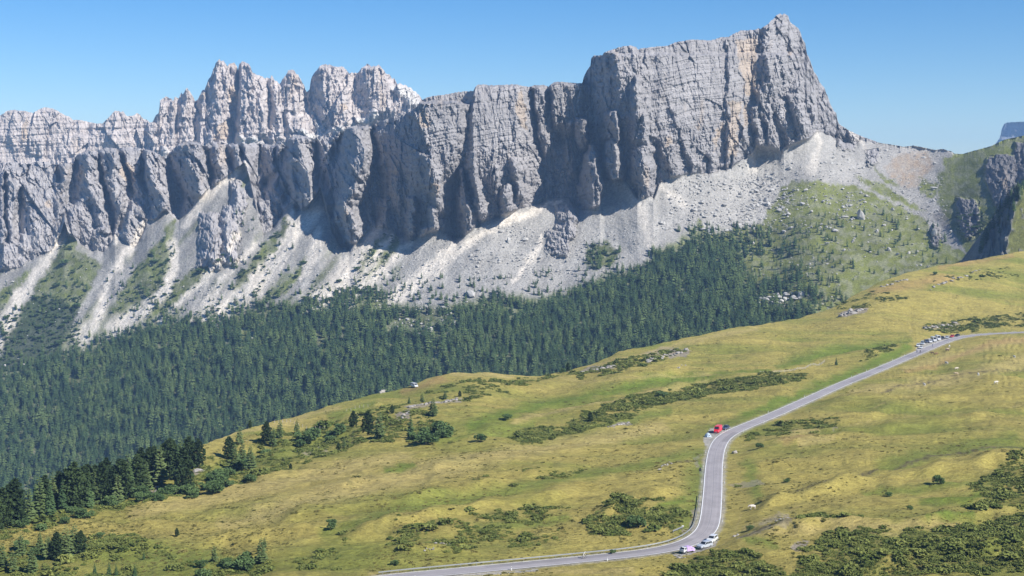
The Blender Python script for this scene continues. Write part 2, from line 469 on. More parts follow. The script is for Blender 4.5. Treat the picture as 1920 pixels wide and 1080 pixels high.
MINOR = [
 [(144,362,3,2,4,9),(149,385,10,4,10,20),(157,410,14,6,14,24),(165,440,12,8,16,18)],
 [(127,383,14,6,12,20),(129,410,20,8,16,26),(128,440,22,8,18,24)],
 [(176,428,12,10,24,20),(183,462,16,12,24,20)],
 [(8,430,8,14,16,16),(6,500,8,14,16,16)],
 [(36,440,10,8,14,14),(42,500,12,8,14,14)],
 [(615,268,3,3,5,10),(617,302,3,3,5,10)],[(626,250,3,2,3,8),(627,284,3,2,3,8)],
 [(534,300,5,6,10,14),(530,340,6,6,12,14)],[(545,330,6,4,8,12),(552,372,8,4,8,14)],
 [(615,402,3,2,5,34),(612,430,12,4,16,48),(615,462,18,4,22,50),(620,485,16,4,22,36)],
 [(567,360,5,3,6,10),(569,385,12,6,18,18),(572,405,14,6,18,14)],
 [(803,288,16,5,12,30),(812,335,18,7,14,46),(818,378,14,6,10,50)],
 [(885,285,16,3,4,34),(887,330,16,4,7,44),(895,380,12,5,18,54),(905,412,12,5,18,44)],
 [(864,316,3,3,4,40),(864,345,5,4,6,50),(862,357,10,7,11,62),(868,385,15,8,20,74),(876,430,24,8,24,80),(876,455,24,8,24,60)],
 [(922,280,2,1,3,8),(922,345,2,1,3,8)],[(929,314,3,3,7,26),(930,348,5,3,8,30)],
 [(958,294,6,8,14,24),(970,322,14,8,16,38)],
 [(951,345,3,3,4,26),(945,368,12,8,14,44),(950,402,14,8,14,44)],[(968,336,4,5,9,24),(973,365,9,7,12,36)],
 [(811,384,9,6,7,46),(808,428,11,6,8,50)],[(767,366,6,7,6,44),(768,435,8,7,7,48)],[(791,424,10,6,10,40),(788,452,12,6,12,40)],
 [(742,330,8,4,10,16),(740,380,12,4,10,18)],[(706,300,10,4,12,18),(712,380,12,6,14,22),(718,425,14,6,14,18)],
 [(1035,192,2,2,5,12),(1034,222,6,4,9,18)],
 [(1147,208,18,8,5,46),(1151,240,20,6,5,58),(1153,266,16,5,5,46)],
 [(1189,141,3,3,9,20),(1190,165,10,4,13,36),(1191,198,12,4,12,34)],
 [(1190,200,10,6,10,16),(1203,216,22,4,10,34),(1206,262,28,4,8,40),(1210,285,20,3,8,24)],
 [(1146,262,6,6,10,50),(1136,280,10,18,16,66),(1138,305,14,18,18,72),(1150,335,16,8,16,70)],
 [(1106,270,4,4,6,70),(1105,300,14,10,16,100),(1110,340,26,12,20,122),(1112,388,30,12,22,122)],
 [(1091,223,16,7,4,64),(1092,258,16,6,6,72)],
 [(1064,262,10,4,8,16),(1068,320,14,4,10,20)],
 [(1202,272,22,8,22,40),(1201,310,26,8,22,58),(1204,350,20,8,20,54),(1208,374,14,6,16,44)],
 [(1236,250,4,14,20,9),(1250,300,6,14,20,14),(1262,330,8,10,16,14)],
 [(1258,200,3,20,24,7),(1280,260,5,20,20,10),(1300,310,9,12,16,18)],
 [(1330,285,7,6,10,14),(1332,325,7,6,10,14)],
 [(1364,72,4,30,20,10),(1365,180,4,30,20,10),(1365,300,5,20,12,12)],
 [(1441,45,17,22,20,34),(1442,100,20,24,20,36),(1440,150,20,22,20,28),(1424,186,10,20,20,14)],
 [(1470,62,6,12,14,14),(1470,110,7,12,14,14)],
 [(1514,104,10,6,14,18),(1508,140,16,8,14,24),(1500,165,12,8,16,18)],
 [(1409,196,6,8,10,14),(1413,230,7,8,10,16),(1426,272,8,8,10,16)],
 [(1428,190,6,10,12,16),(1440,240,9,10,12,20),(1446,270,10,8,10,16)],
 [(1450,190,8,14,14,16),(1462,230,11,12,14,22),(1472,252,8,10,12,14)],
 [(1478,176,8,12,12,18),(1492,215,12,16,10,24),(1500,248,10,14,8,18)],
 [(1505,170,10,10,10,18),(1522,205,12,8,6,22),(1525,240,8,4,4,18)],
 [(1546,172,14,10,10,30),(1548,210,18,14,10,34),(1546,246,16,18,10,26)],
]
OUTCROP = [
 [(424,388,10,6,18,16),(424,430,14,6,20,26),(426,474,16,6,18,22)],
 [(388,398,14,8,18,16),(396,440,28,6,16,30),(396,482,26,6,16,26)],
 [(1066,386,26,4,14,24),(1068,424,28,4,10,26)],
 [(1060,434,42,3,8,17),(1061,460,40,3,6,14)],
 [(1570,246,20,22,14,14),(1582,262,16,16,12,12)],[(1632,278,14,10,14,7),(1634,290,14,8,10,7)],
 [(1806,370,16,0,30,6),(1814,395,24,0,30,10),(1816,426,24,0,30,9)],
 [(440,338,10,4,14,14),(446,372,16,6,16,24),(436,402,16,6,18,18)],
 [(1876,288,22,0,34,9),(1880,305,34,0,34,18),(1884,340,40,0,34,22),(1894,376,36,0,34,20),(1884,392,24,0,30,8)],
 [(1920,266,20,0,40,9),(1926,300,28,0,40,20),(1924,338,28,0,40,18)],
 [(1752,424,10,4,8,10),(1754,446,10,4,8,8)],
]
P_SCALE = 0.95

def relief(items, U, V):
    R = np.zeros(U.shape)
    for it in items:
        p = np.array(it, float)
        v0, v1 = p[0, 1], p[-1, 1]
        u0 = (p[:, 0] - p[:, 2]).min() - 2; u1 = (p[:, 0] + p[:, 3] + p[:, 4]).max() + 2
        box = (V > v0 - 14) & (V < v1 + 26) & (U > u0) & (U < u1)
        if not box.any():
            continue
        u = U[box]; v = V[box]
        k = [np.interp(v, p[:, 1], p[:, i]) for i in (0, 2, 3, 4, 5)]
        s = u - k[0]
        f = np.where(s < 0, 1 + s / k[1], np.where(s < k[2], 1.0, 1 - (s - k[2]) / k[3]))
        f = np.clip(f, 0, 1)
        h = k[4] * f
        h *= np.clip((v - v0 + 2) / 5.0, 0, 1)
        h *= np.clip(1 - (v - v1) / 26.0, 0, 1)
        R[box] = np.maximum(R[box], h)
    return R * P_SCALE

CLEFTS = [[(141,300,5),(143,325,12),(134,362,17),(122,405,9),(120,430,5)],[(182,283,3),(186,310,5),(196,350,6),(208,385,8),(214,440,6)],[(222,280,4),(234,312,4),(246,340,7),(238,390,7),(222,435,7)],
 [(271,281,3),(268,306,5),(264,330,9),(276,372,10),(284,410,6)],[(312,300,8),(322,325,14),(332,362,15),(328,402,8)],[(384,277,6),(392,310,9),(402,342,7)],[(424,273,5),(434,300,8),(440,318,6)],[(452,276,5),(456,300,5)],
 [(486,276,4),(484,310,6),(478,345,7),(480,400,8)],[(517,282,5),(522,320,8),(500,345,8)],[(536,278,7),(528,320,10),(533,360,12),(545,385,6)],[(590,272,8),(600,310,16),(604,345,14),(600,360,6)],[(640,252,5),(626,300,14),(630,350,14),(622,400,8)],
 [(700,236,5),(704,290,8),(712,350,10),(706,415,8)],[(52,308,2),(52,330,2)],[(107,310,4),(112,335,6)],[(40,352,3),(36,400,9),(34,450,9)],[(10,330,4),(8,380,4),(14,450,6)]]

def blur1(a, s):
    r = int(4 * s) + 1
    k = np.exp(-0.5 * (np.arange(-r, r + 1) / s) ** 2); k /= k.sum()
    return np.convolve(np.pad(a, r, mode='edge'), k, mode='valid')

UC = np.arange(-130, 2052, 1.6)
_foot_u = v_foot(UC) + pn(UC * 0.09, UC * 0, 5) * 3.0
_top_u = v_crest(UC) + np.where(UC < 1600, 1.0, 0.35) * (pn(UC * 0.21, UC * 0 + 4, 6) * 1.5 + pn(UC * 0.55, UC * 0 + 9, 8) * 0.8)
_top_u = _top_u - (ridged(UC * 0.055, UC * 0 + 1, 2, 12) * 3.2 - 1.0) * sstep(290, 360, UC) * (1 - sstep(690, 770, UC)) - ridged(UC * 0.16, UC * 0 + 3, 2, 14) * 1.1 * (UC < 770)
_foot_u = np.maximum(_foot_u, _top_u + 1.0)
_d0 = blur1(slope_D(UC, _foot_u), 40) + 46

def cliff_D(U, V, foot):
    wu = U + pn(U * 0.045, V * 0.03, 51) * 4.0 + pn(U * 0.13, V * 0.09, 52) * 3.0 + pn(U * 0.3, V * 0.2, 57) * 1.2
    wv = V + pn(U * 0.05, V * 0.05, 53) * 4.0 + pn(U * 0.16, V * 0.14, 54) * 1.6
    d = np.interp(U, UC, _d0)
    lean = np.interp(U, [0, 500, 680, 800, 1100, 1500], [0.72, 0.72, 0.34, 0.13, 0.12, 0.16])
    d = d + lean * (foot - V)
    d = d - relief(MAJOR, wu, wv) * np.interp(U, [500, 660, 1000, 1150], [1.0, 0.95, 0.92, 0.92]) - relief(MINOR, wu, wv) * np.interp(U, [500, 700], [0.95, 0.9])
    # quieter on the two broad walls, rougher below
    A = 1.0 - 0.55 * sstep(1185, 1230, U) * (1 - sstep(1400, 1430, U)) * (1 - sstep(205, 275, V))
    A = A - 0.5 * sstep(795, 830, U) * (1 - sstep(955, 975, U)) * (1 - sstep(255, 300, V))
    n = ridged(wu * 0.024, wv * 0.0065, 2, 61) * 6.0 + ridged(wu * 0.07, wv * 0.022, 3, 63) * 5.0
    n = n + ridged(U * 0.19 + 0.03 * V, V * 0.055, 2, 66) * 2.2 + ridged(U * 0.4, V * 0.14 + U * .05, 2, 67) * 0.9
    tl = U - np.interp(U, [0, 560, 760], [0.42, 0.42, 0.18]) * (V - 300)
    n = n * np.interp(U, [0, 560, 760], [0.4, 0.4, 0.55]) + facets(tl * 0.024, V * 0.0105, 3) * np.interp(U, [250, 350, 680, 780], [10.0, 17.0, 17.0, 9.0]) + facets(tl * 0.058, V * 0.026, 4) * np.interp(U, [560, 760], [9.0, 6.0]) + facets(tl * 0.14, V * 0.07, 5) * np.interp(U, [560, 760], [5.5, 3.8]) + facets(tl * 0.3, V * 0.18, 6) * 1.7
    A = A * np.interp(U, [0, 620, 800], [0.85, 0.85, 0.9])
    d = d - n * A
    # bedding: thin ledges that rise gently towards the summit tower
    tilt = V + 0.17 * U + 5 * pn(U * 0.012, V * 0.012, 71)
    led = pn(tilt * 0.11, U * 0.006, 72) * 1.3 + pn(tilt * 0.27, U * 0.012, 73) * 0.8
    crack = np.exp(-(np.abs(pn(tilt * 0.06, U * 0.004, 74)) / 0.05) ** 2) * 1.3
    crackv = np.exp(-(np.abs(pn((U - 0.12 * V) * 0.045, V * 0.006, 75)) / 0.035) ** 2) * 2.2
    cf = np.zeros(U.shape)
    for s in CLEFTS:
        cf = np.maximum(cf, stroke(s, wu, wv, 0.9))
    d = d + 30.0 * cf * np.clip((foot - V) / 18.0, 0, 1)
    bw_ = np.interp(U, [0, 640, 800], [0.35, 0.35, 1.0])
    d = d - (led - crack - crackv) * bw_
    return d

ramp = []
vs_u = np.maximum(_foot_u + 14, _top_u + 70)
bot_u = np.maximum(v_ridge(UC) + 60, vs_u + 60)
NA, NB = 270, 150
ta = np.linspace(0, 1, NA)[:, None]
tb = (np.linspace(0, 1, NB + 1)[1:])[:, None]
Vg = np.concatenate([_top_u + ta * (vs_u - _top_u), vs_u + tb * (bot_u - vs_u)], 0)
Ug = np.broadcast_to(UC, Vg.shape).copy()
Fg = np.broadcast_to(_foot_u, Vg.shape)
d_slope = slope_D(Ug, Vg)
d_cliff = cliff_D(Ug, Vg, Fg)
foot_c = cliff_D(UC[None, :], _foot_u[None, :], _foot_u[None, :])[0]
off = foot_c - slope_D(UC, _foot_u)
off_a, off_b, off_c = off, blur1(off, 30), blur1(off, 80)
below = np.maximum(Vg - Fg, 0)
w1 = np.exp(-(below / 2.5)); w2 = np.exp(-below / 16.0) - w1; w3 = np.exp(-below / 85.0) - w1 - w2
D_far = np.where(Vg < Fg, d_cliff, d_slope + off_a * w1 + off_b * w2 + off_c * np.maximum(w3, 0))
rock = sstep(1.5, -1.5, Vg - Fg)
rock = np.where(Fg - np.broadcast_to(_top_u, Vg.shape) < 3, 0, rock)
# outcrops that stand out of the slopes
wu = Ug + pn(Ug * 0.05, Vg * 0.05, 81) * 6.0 + pn(Ug * 0.15, Vg * 0.15, 84) * 3.0
wv = Vg + pn(Ug * 0.05, Vg * 0.05, 82) * 6.0 + pn(Ug * 0.15, Vg * 0.15, 85) * 3.0
oc = relief(OUTCROP, wu, wv)
D_far = D_far - oc - np.where(oc > 1, facets(Ug * 0.09, Vg * 0.06, 86) * 6 + facets(Ug * 0.2, Vg * 0.13, 87) * 3, 0) - np.where(oc > 2, ridged(Ug * 0.09 - Vg * 0.03, Vg * 0.07 + Ug * 0.05, 3, 83) * 3.2, 0)
rock = np.maximum(rock, sstep(1.5, 4.0, oc))
# round the crest off backwards
D_far += 3.0 * np.exp(-(Vg - _top_u) / 3.0) * np.where(UC < 1600, 1, 0.5)

# ---- colours of the far side (albedo)
ROCK = np.array([0.335, 0.316, 0.310]); SCREE = np.array([0.335, 0.318, 0.30]); PALE = np.array([0.63, 0.57, 0.49])
TURF = np.array([0.125, 0.142, 0.046]); DWARF = np.array([0.040, 0.058, 0.028]); RUST = np.array([0.50, 0.39, 0.28]); BROWN = np.array([0.33, 0.245, 0.165])
GRASS_POLYS = [
 [(118,442),(150,430),(142,470),(175,482),(190,500),(165,550),(120,590),(90,600),(30,640),(20,600),(60,560),(90,500)],
 [(-130,580),(0,545),(25,530),(45,510),(60,505),(20,560),(0,580),(-130,620)],
 [(240,525),(265,490),(300,450),(330,420),(322,490),(312,530),(270,578),(215,605),(200,592)],
 [(305,440),(325,405),(335,400),(320,440),(310,460)],
 [(330,530),(370,500),(410,480),(432,470),(380,530),(330,570),(285,605),(270,600)],
 [(440,530),(470,490),(520,430),(549,393),(546,425),(520,470),(490,510),(450,540),(425,555)],
 [(480,560),(530,530),(560,500),(578,478),(560,520),(520,560),(480,580)],
 [(560,560),(600,540),(650,515),(630,545),(580,567)],
 [(690,470),(720,440),(745,440),(752,465),(720,500),(690,530),(660,552),(668,510)],
 [(560,585),(640,542),(700,530),(640,575),(570,600)],
 [(1095,470),(1140,450),(1160,475),(1140,502),(1105,505)],
 [(1462,352),(1490,340),(1540,341),(1610,350),(1665,375),(1735,415),(1768,455),(1840,490),(1840,600),(1540,640),(1440,600),(1330,490),(1300,440),(1288,440),(1310,414),(1330,440),(1430,418),(1440,392),(1460,372)],
 [(1635,312),(1660,330),(1690,350),(1660,345)],[(1600,330),(1650,345),(1700,375),(1740,400),(1690,385),(1630,352)],[(1725,335),(1760,345),(1752,375),(1720,352)],
 [(1760,330),(1770,300),(1790,288),(2060,200),(2060,540),(1835,500),(1770,415),(1758,385)],
]
STREAKS = [
 [(118,442,4),(95,480,6),(60,525,7),(30,570,9),(10,610,9),(-10,660,8)],
 [(272,418,4),(255,450,5),(232,480,5),(205,520,5),(195,560,7),(180,600,9),(160,630,13)],
 [(322,455,6),(330,490,6),(315,540,7),(270,580,9),(215,615,13)],
 [(445,440,5),(420,480,3),(390,515,4),(340,565,4),(300,602,5)],
 [(480,455,3),(450,490,4),(420,520,5),(405,550,6),(385,575,7)],
 [(592,396,9),(560,430,8),(530,480,9),(490,530,11),(440,565,14),(380,602,16)],
 [(548,394,3),(545,430,5),(520,470,4),(470,522,4)],
 [(597,430,5),(590,470,8),(575,510,5),(565,525,2)],
 [(703,428,7),(680,465,9),(660,500,11),(630,540,13),(585,568,13)],
 [(900,440,4),(870,460,3),(820,490,4),(785,515,5)],
 [(1012,440,5),(1010,465,5),(988,500,6),(962,524,3)],
 [(1150,340,10),(1185,365,13),(1205,400,12),(1215,440,9),(1225,475,4)],
 [(1240,348,5),(1280,384,8)],[(1422,278,6),(1412,318,8)],
 [(1535,250,5),(1532,285,7),(1522,318,9)],[(1590,246,3),(1625,280,4)],
 [(462,307,3),(420,345,5),(385,372,6),(345,425,4)],[(850,470,12),(800,520,14),(740,560,12)],
 [(770,452,4),(705,520,7),(650,565,9)],[(862,452,4),(805,498,8),(735,556,10)],[(965,398,4),(905,440,7),(840,482,8),(760,538,8)],[(1050,376,4),(990,402,6),(925,425,6)],[(735,440,4),(700,490,6),(668,540,8)],
 [(125,430,3),(105,462,4)],[(230,430,3),(215,452,3)],
]
RUSTS = [[(85,374),(95,372),(94,386),(86,385)],[(224,320),(232,300),(246,310),(250,340),(238,342)],[(146,318),(160,312),(158,345),(148,340)],
 [(1387,112),(1420,112),(1424,150),(1420,180),(1400,180),(1392,140)],[(1378,75),(1420,70),(1420,112),(1384,112)],
 [(1368,195),(1388,190),(1386,240),(1380,296),(1364,298),(1366,250)],[(1336,262),(1345,240),(1362,230),(1362,240),(1348,255),(1340,288)],
 [(1306,241),(1312,215),(1315,220),(1311,243)],[(1244,262),(1258,256),(1262,270),(1248,275)],[(1393,200),(1405,195),(1404,230),(1396,245)],
 [(1474,90),(1486,92),(1487,108),(1478,104)],[(968,172),(978,165),(984,200),(990,250),(975,230),(970,205)],[(786,200),(800,215),(812,235),(800,240),(788,230)],
 [(645,392),(654,400),(657,425),(648,410)],[(808,342),(822,345),(824,370),(812,372)]]

col = np.empty(Vg.shape + (4,))
wu = Ug + pn(Ug * 0.05, Vg * 0.05, 91) * 6 + pn(Ug * 0.17, Vg * 0.17, 92) * 3
wv = Vg + pn(Ug * 0.05, Vg * 0.05, 93) * 6 + pn(Ug * 0.17, Vg * 0.17, 94) * 3
c = np.broadcast_to(SCREE, Vg.shape + (3,)).copy()
c *= (1 + 0.16 * fbm(Ug * 0.02, Vg * 0.03, 4, 95))[..., None]
slant = Ug + np.interp(Ug, [0, 650, 900, 1250], [0.75, 0.7, 0.5, 0.1]) * (Vg - 450)
band = fbm(slant * 0.05, Vg * 0.006, 3, 96)
c *= (1 + 0.18 * band * np.interp(Ug, [850, 1150], [1.0, 0.3]))[..., None]
c *= (1 - 0.14 * (1 - sstep(640, 800, Ug)))[..., None] * np.array([1.0, 1.0, 0.97])
gm = np.zeros(Vg.shape)
for p in GRASS_POLYS:
    gm = np.maximum(gm, soft_poly(p, wu, wv, 6.0, 700))
# turf also creeps thinly over the lower scree
thin = sstep(0.0, 0.7, fbm(slant * 0.03, Vg * 0.012, 3, 97) + np.interp(Vg, [430, 600], [-0.35, 0.4])) * 0.75 * (1 - sstep(700, 800, Ug))
gm = np.maximum(gm, thin)
FTOP = line([(-140,720),(0,700),(60,670),(140,650),(200,625),(300,602),(400,590),(500,572),(600,560),(700,538),(740,560),(800,575),(880,560),(940,548),(1000,556),(1060,545),
 (1130,515),(1200,498),(1230,470),(1280,440),(1330,432),(1400,430),(1500,440),(1560,520),(1600,570),(2060,500)])
gm = np.maximum(gm, sstep(-8, 14, wv - FTOP(Ug)) * 0.92 * (Ug < 1620))
gm *= 0.72 + 0.28 * sstep(-0.5, 0.3, fbm(Ug * 0.06, Vg * 0.09, 4, 98))
tc = (TURF + np.array([0.03, 0.026, -0.004]) * sstep(1200, 1450, Ug)[..., None]) * (1 + 0.35 * np.clip(fbm(Ug * 0.012, Vg * 0.02, 3, 99), -1, 1))[..., None]
c = c * (1 - gm[..., None]) + tc * gm[..., None]
dw = soft_poly([(20,610),(60,560),(110,560),(150,580),(135,610),(110,660),(60,690),(0,700),(-130,730),(-130,640),(0,650)], wu, wv, 9.0, 730) * 0.85
dw = np.maximum(dw, in_poly([(1815,400),(1840,395),(1850,415),(1830,440),(1800,430)], wu, wv) * 0.8)
c = c * (1 - dw[..., None]) + DWARF * dw[..., None]
bm = soft_poly([(1662,312),(1690,284),(1742,284),(1752,315),(1712,352),(1690,347),(1666,330)], wu, wv, 9.0, 720) * (0.55 + 0.35 * fbm(Ug * 0.08, Vg * 0.08, 3, 721))
bm = np.clip(bm, 0, 0.9)
c = c * (1 - bm[..., None]) + BROWN * bm[..., None]
bs = in_poly([(1752,400),(1762,390),(1780,420),(1790,440),(1765,425)], wu, wv) * 0.7
c = c * (1 - bs[..., None]) + np.array([0.2, 0.18, 0.16]) * bs[..., None]
st = np.zeros(Vg.shape)
for s in STREAKS:
    s = [(q[0], q[1], (q[2] if len(q) > 2 else 4) * (1.6 if q[0] < 720 else 1.15)) for q in s]
    st = np.maximum(st, stroke(s, wu, wv, 0.8) * (0.5 if s[0][0] > 1140 else 1.0))
st *= 0.75 + 0.25 * sstep(-0.5, 0.4, fbm(slant * 0.12, Vg * 0.02, 3, 101))
rk = np.broadcast_to(ROCK, Vg.shape + (3,)).copy()
rk *= (1 + 0.10 * fbm(Ug * 0.012, Vg * 0.012, 3, 103))[..., None]
rs_ = np.zeros(Vg.shape)
for p in RUSTS:
    rs_ = np.maximum(rs_, soft_poly(p, wu, wv, 4.0, 740) * 0.58)
rs_ = np.maximum(rs_, 0.45 * sstep(0.55, 1.1, fbm(Ug * 0.03, Vg * 0.008, 3, 105)))
rk = rk * (1 - rs_[..., None]) + RUST * rs_[..., None]
# left-hand towers painted paler, making up for sunlight their faces lack
rk = rk * (1 + 0.16 * (1 - sstep(620, 760, Ug)))[..., None]
c = c * (1 - rock[..., None]) + rk * rock[..., None]
c = c * (1 - st[..., None]) + PALE * st[..., None]
# shade painted into the rock faces of the hillside that closes the valley
dk = sstep(1.5, 4, oc) * (Ug > 1740)
c = c * (1 - 0.45 * dk[..., None])
col[..., :3] = c
col[..., 3] = np.clip(rock - st, 0, 1)

a, e = ray(Ug, Vg)
P_far = np.stack([a * D_far, D_far, e * D_far], -1)
back = []
for dd, dz in ((260, -190), (120, -70), (40, -14), (12, -1.5)):
    b = P_far[0].copy(); b[:, 1] += dd; b[:, 0] *= (b[:, 1] / (b[:, 1] - dd)); b[:, 2] += dz
    back.append(b)
P_all = np.concatenate([np.array(back), P_far], 0)
c_all = np.concatenate([np.repeat(col[:1], 4, 0), col], 0)
front_range = link('mountain_range', grid_mesh('mountain_range', P_all, c_all), M_MOUNT)
tag(front_range, 'grey limestone cliffs above pale scree fans and green valley slope', kind='structure')

def far_point(u, v):
    """a point on the far slope, below the cliffs"""
    j = np.clip(np.searchsorted(UC, u), 1, len(UC) - 1)
    colv = Vg[:, j]
    i = np.clip(np.searchsorted(colv, v), 0, len(colv) - 1)
    d = D_far[i, j]
    aa, ee = ray(u, v)
    return np.array([aa * d, d, ee * d])

# ------------------------------------------------------------------ the higher range behind
BACK = [(-140,240),(-60,222),(0,216),(7,213),(12,208),(27,206),(46,208),(62,212),(71,206),(83,201),(98,203),(112,210),(123,217),(129,218),(137,225),(148,224.6),
 (165,228),(173,230),(183,232),(193,231),(206,218),(215,208),(223,208),(226,211),(231,208),(235,215),(240,218),(250,217),(257,212),(262,215),(269,223),(275,224),
 (281,231),(287,229),(292,217),(298,213),(300,190),(312,184),(323,189),(325,192),(328,184),(332,187),(335,186),(340,175),(342,178),(351,166),(358,177),(366,192),
 (371,190),(379,172),(384,169),(390,154),(400,133),(404,122),(411,113),(419,116),(427,128),(431,121),(438,120),(444,125),(446,132),(449,123),(455,117.5),(467,123),
 (474,138),(482,143),(498,148),(506,150),(509,143),(523,159),(533,148),(541,134),(549,133),(556,139),(564,148),(574,172),(580,173),(583,150),(592,135),(601,125),
 (612,123),(629,127),(645,128),(651,136),(658,139),(671,140),(677,131),(688,123),(699,126),(710,124),(721,136),(739,150),(745,159),(763,162),(780,174),(789,186),
 (805,205),(830,240),(860,280),(900,330)]
B_MAJ = [
 [(30,206,60,20,60,40),(28,260,60,20,60,40)],[(72,206,30,40,30,30),(60,260,30,40,40,30)],[(106,255,6,60,60,14),(112,330,6,60,60,14)],
 [(215,208,40,16,40,50),(212,270,50,16,40,50)],[(284,226,10,22,14,40),(284,300,12,22,14,40)],
 [(301,190,14,22,14,60),(300,235,20,24,12,60),(296,280,18,26,12,54)],[(330,185,6,6,6,20),(333,215,8,6,6,24)],
 [(350,166,12,12,10,66),(345,215,18,14,10,66),(336,265,18,26,10,60),(332,300,18,26,10,50)],
 [(381,170,14,5,6,70),(377,230,18,6,8,66),(372,290,16,8,8,54)],
 [(411,114,24,14,16,110),(402,160,26,20,20,110),(396,220,26,20,20,100),(388,290,20,24,20,80)],
 [(435,121,5,8,4,70),(432,165,8,8,6,74)],
 [(452,119,5,16,20,104),(452,180,9,40,16,110),(452,250,10,44,16,100)],
 [(508,144,4,4,14,60),(515,200,14,8,18,76),(508,260,16,16,22,80)],
 [(545,134,16,8,20,88),(538,170,22,12,20,92),(540,215,24,16,24,86),(548,270,24,20,26,70)],
 [(606,124,16,26,30,100),(606,160,22,30,30,104),(612,205,26,30,30,96),(620,240,20,30,30,70)],
 [(626,150,6,20,20,14),(630,200,6,20,20,14)],[(656,160,5,14,20,18),(658,205,6,14,20,18)],
 [(690,124,16,16,40,110),(690,160,20,20,60,100),(700,210,24,30,60,80)],[(712,180,6,20,40,20),(706,220,8,24,40,20)],
]
UB = np.arange(-130, 900, 1.6)
topb = line(BACK)(UB) - ridged(UB * 0.10, UB * 0 + 2, 2, 7) * 2.6 * sstep(270, 310, UB) - ridged(UB * 0.27, UB * 0 + 5, 2, 9) * 1.0 + 0.8
botb = np.maximum(v_crest(UB) + 40, topb + 40)
NR = 150
Vb = topb + np.linspace(0, 1, NR)[:, None] * (botb - topb)
Ub = np.broadcast_to(UB, Vb.shape).copy()
wu = Ub + pn(Ub * 0.06, Vb * 0.05, 151) * 3.0 + pn(Ub * 0.16, Vb * 0.12, 152) * 1.5
wv = Vb + pn(Ub * 0.06, Vb * 0.05, 153) * 3.0
Db = 3150 - 0.1 * Ub + 0.5 * (300 - Vb)
bm_ = relief(B_MAJ, wu, wv) * 0.55
Db = Db - bm_
n = ridged(wu * 0.04, wv * 0.012, 2, 161) * 6.0 + ridged(wu * 0.1, wv * 0.035, 3, 163) * 4.0
n = n + facets(Ub * 0.035, Vb * 0.016, 13) * 17 + facets(Ub * 0.08, Vb * 0.036, 14) * 10 + facets(Ub * 0.19, Vb * 0.1, 15) * 5
calm = 1 - 0.5 * (1 - sstep(250, 290, Ub))
led = pn((Vb + 0.05 * Ub) * 0.1, Ub * 0.006, 172) * 3.4 + pn((Vb + 0.05 * Ub) * 0.24, Ub * 0.01, 173) * 2.0
Db = Db - n * calm - led
Db += 3.0 * np.exp(-(Vb - topb) / 3.0)
scr = np.zeros(Vb.shape)
for s in ([(445,252,4),(448,262,10),(455,272,18)],[(470,262,8),(485,272,10)],[(590,225,3),(600,245,8),(605,262,8)],[(600,255,8),(625,248,9),(640,240,6)],
          [(565,245,5),(580,255,6),(600,258,8)],[(740,165,8),(765,175,14),(775,190,12)],[(700,215,10),(690,228,8),(670,225,5)],[(310,285,8),(320,300,10)]):
    scr = np.maximum(scr, stroke(s, wu, wv, 0.6))
Db = Db - 20 * scr
RB = np.array([0.50, 0.445, 0.41])
cb = np.broadcast_to(RB, Vb.shape + (3,)).copy() * (1 + 0.1 * fbm(Ub * 0.02, Vb * 0.02, 3, 181))[..., None]
rs_ = 0.5 * sstep(0.35, 1.0, fbm(Ub * 0.03, Vb * 0.012, 3, 185))
for p in ([(425,165),(440,160),(442,195),(432,200)],[(420,230),(436,225),(432,262),(400,262),(402,240)],[(635,195),(650,190),(652,205),(640,212)],[(40,235),(50,220),(52,260),(38,270)]):
    rs_ = np.maximum(rs_, 0.7 * in_poly(p, wu, wv))
cb = cb * (1 - rs_[..., None]) + RUST * rs_[..., None]
cb = cb * (1 - scr[..., None]) + np.array([0.56, 0.53, 0.49]) * scr[..., None]
colb = np.concatenate([cb, (1 - scr)[..., None]], -1)
a, e = ray(Ub, Vb)
Pb = np.stack([a * Db, Db, e * Db], -1)
back = []
for dd, dz in ((260, -230), (110, -90), (30, -14)):
    b = Pb[0].copy(); b[:, 1] += dd; b[:, 0] *= (b[:, 1] / (b[:, 1] - dd)); b[:, 2] += dz
    back.append(b)
link('mountain_peaks', grid_mesh('mountain_peaks', np.concatenate([np.array(back), Pb], 0), np.concatenate([np.repeat(colb[:1], 3, 0), colb], 0)), M_MOUNT)
tag(bpy.data.objects['mountain_peaks'], 'pale jagged limestone peaks rising behind the front cliffs', kind='structure')

# ------------------------------------------------------------------ the flat-topped mountain far away and the wooded crag
UM = np.arange(1862, 2064, 1.6)
topm = line([(1862,276),(1868,268),(1875,258),(1878,242),(1883,232),(1889,229.5),(1900,229),(1920,228),(1990,230),(2064,236)])(UM) + pn(UM * 0.2, UM * 0, 3) * 0.6
Vm = topm + np.linspace(0, 1, 50)[:, None] * (300 - topm)
Um = np.broadcast_to(UM, Vm.shape).copy()
Dm = 7900 - 4.5 * (Um - 1868) - 90 * sstep(230, 262, Vm) - ridged(Um * 0.04, Vm * 0.02, 4, 201) * 24 - 160 * sstep(256, 262, Vm)
cm = np.broadcast_to(np.array([0.16, 0.16, 0.16]), Vm.shape + (3,)).copy()  # low grey puts the shade of its averted face into the colour
cm = cm * (1 + 0.7 * (sstep(254, 260, Vm))[..., None])
a, e = ray(Um, Vm)
Pm = np.stack([a * Dm, Dm, e * Dm], -1)
bk = Pm[0].copy(); bk[:, 0] *= (bk[:, 1] + 900) / bk[:, 1]; bk[:, 1] += 900; bk[:, 2] -= 250
link('mountain_table', grid_mesh('mountain_table', np.concatenate([bk[None], Pm], 0), np.concatenate([np.concatenate([cm, np.ones(Vm.shape + (1,))], -1)[:1], np.concatenate([cm, np.ones(Vm.shape + (1,))], -1)], 0)), M_MOUNT)
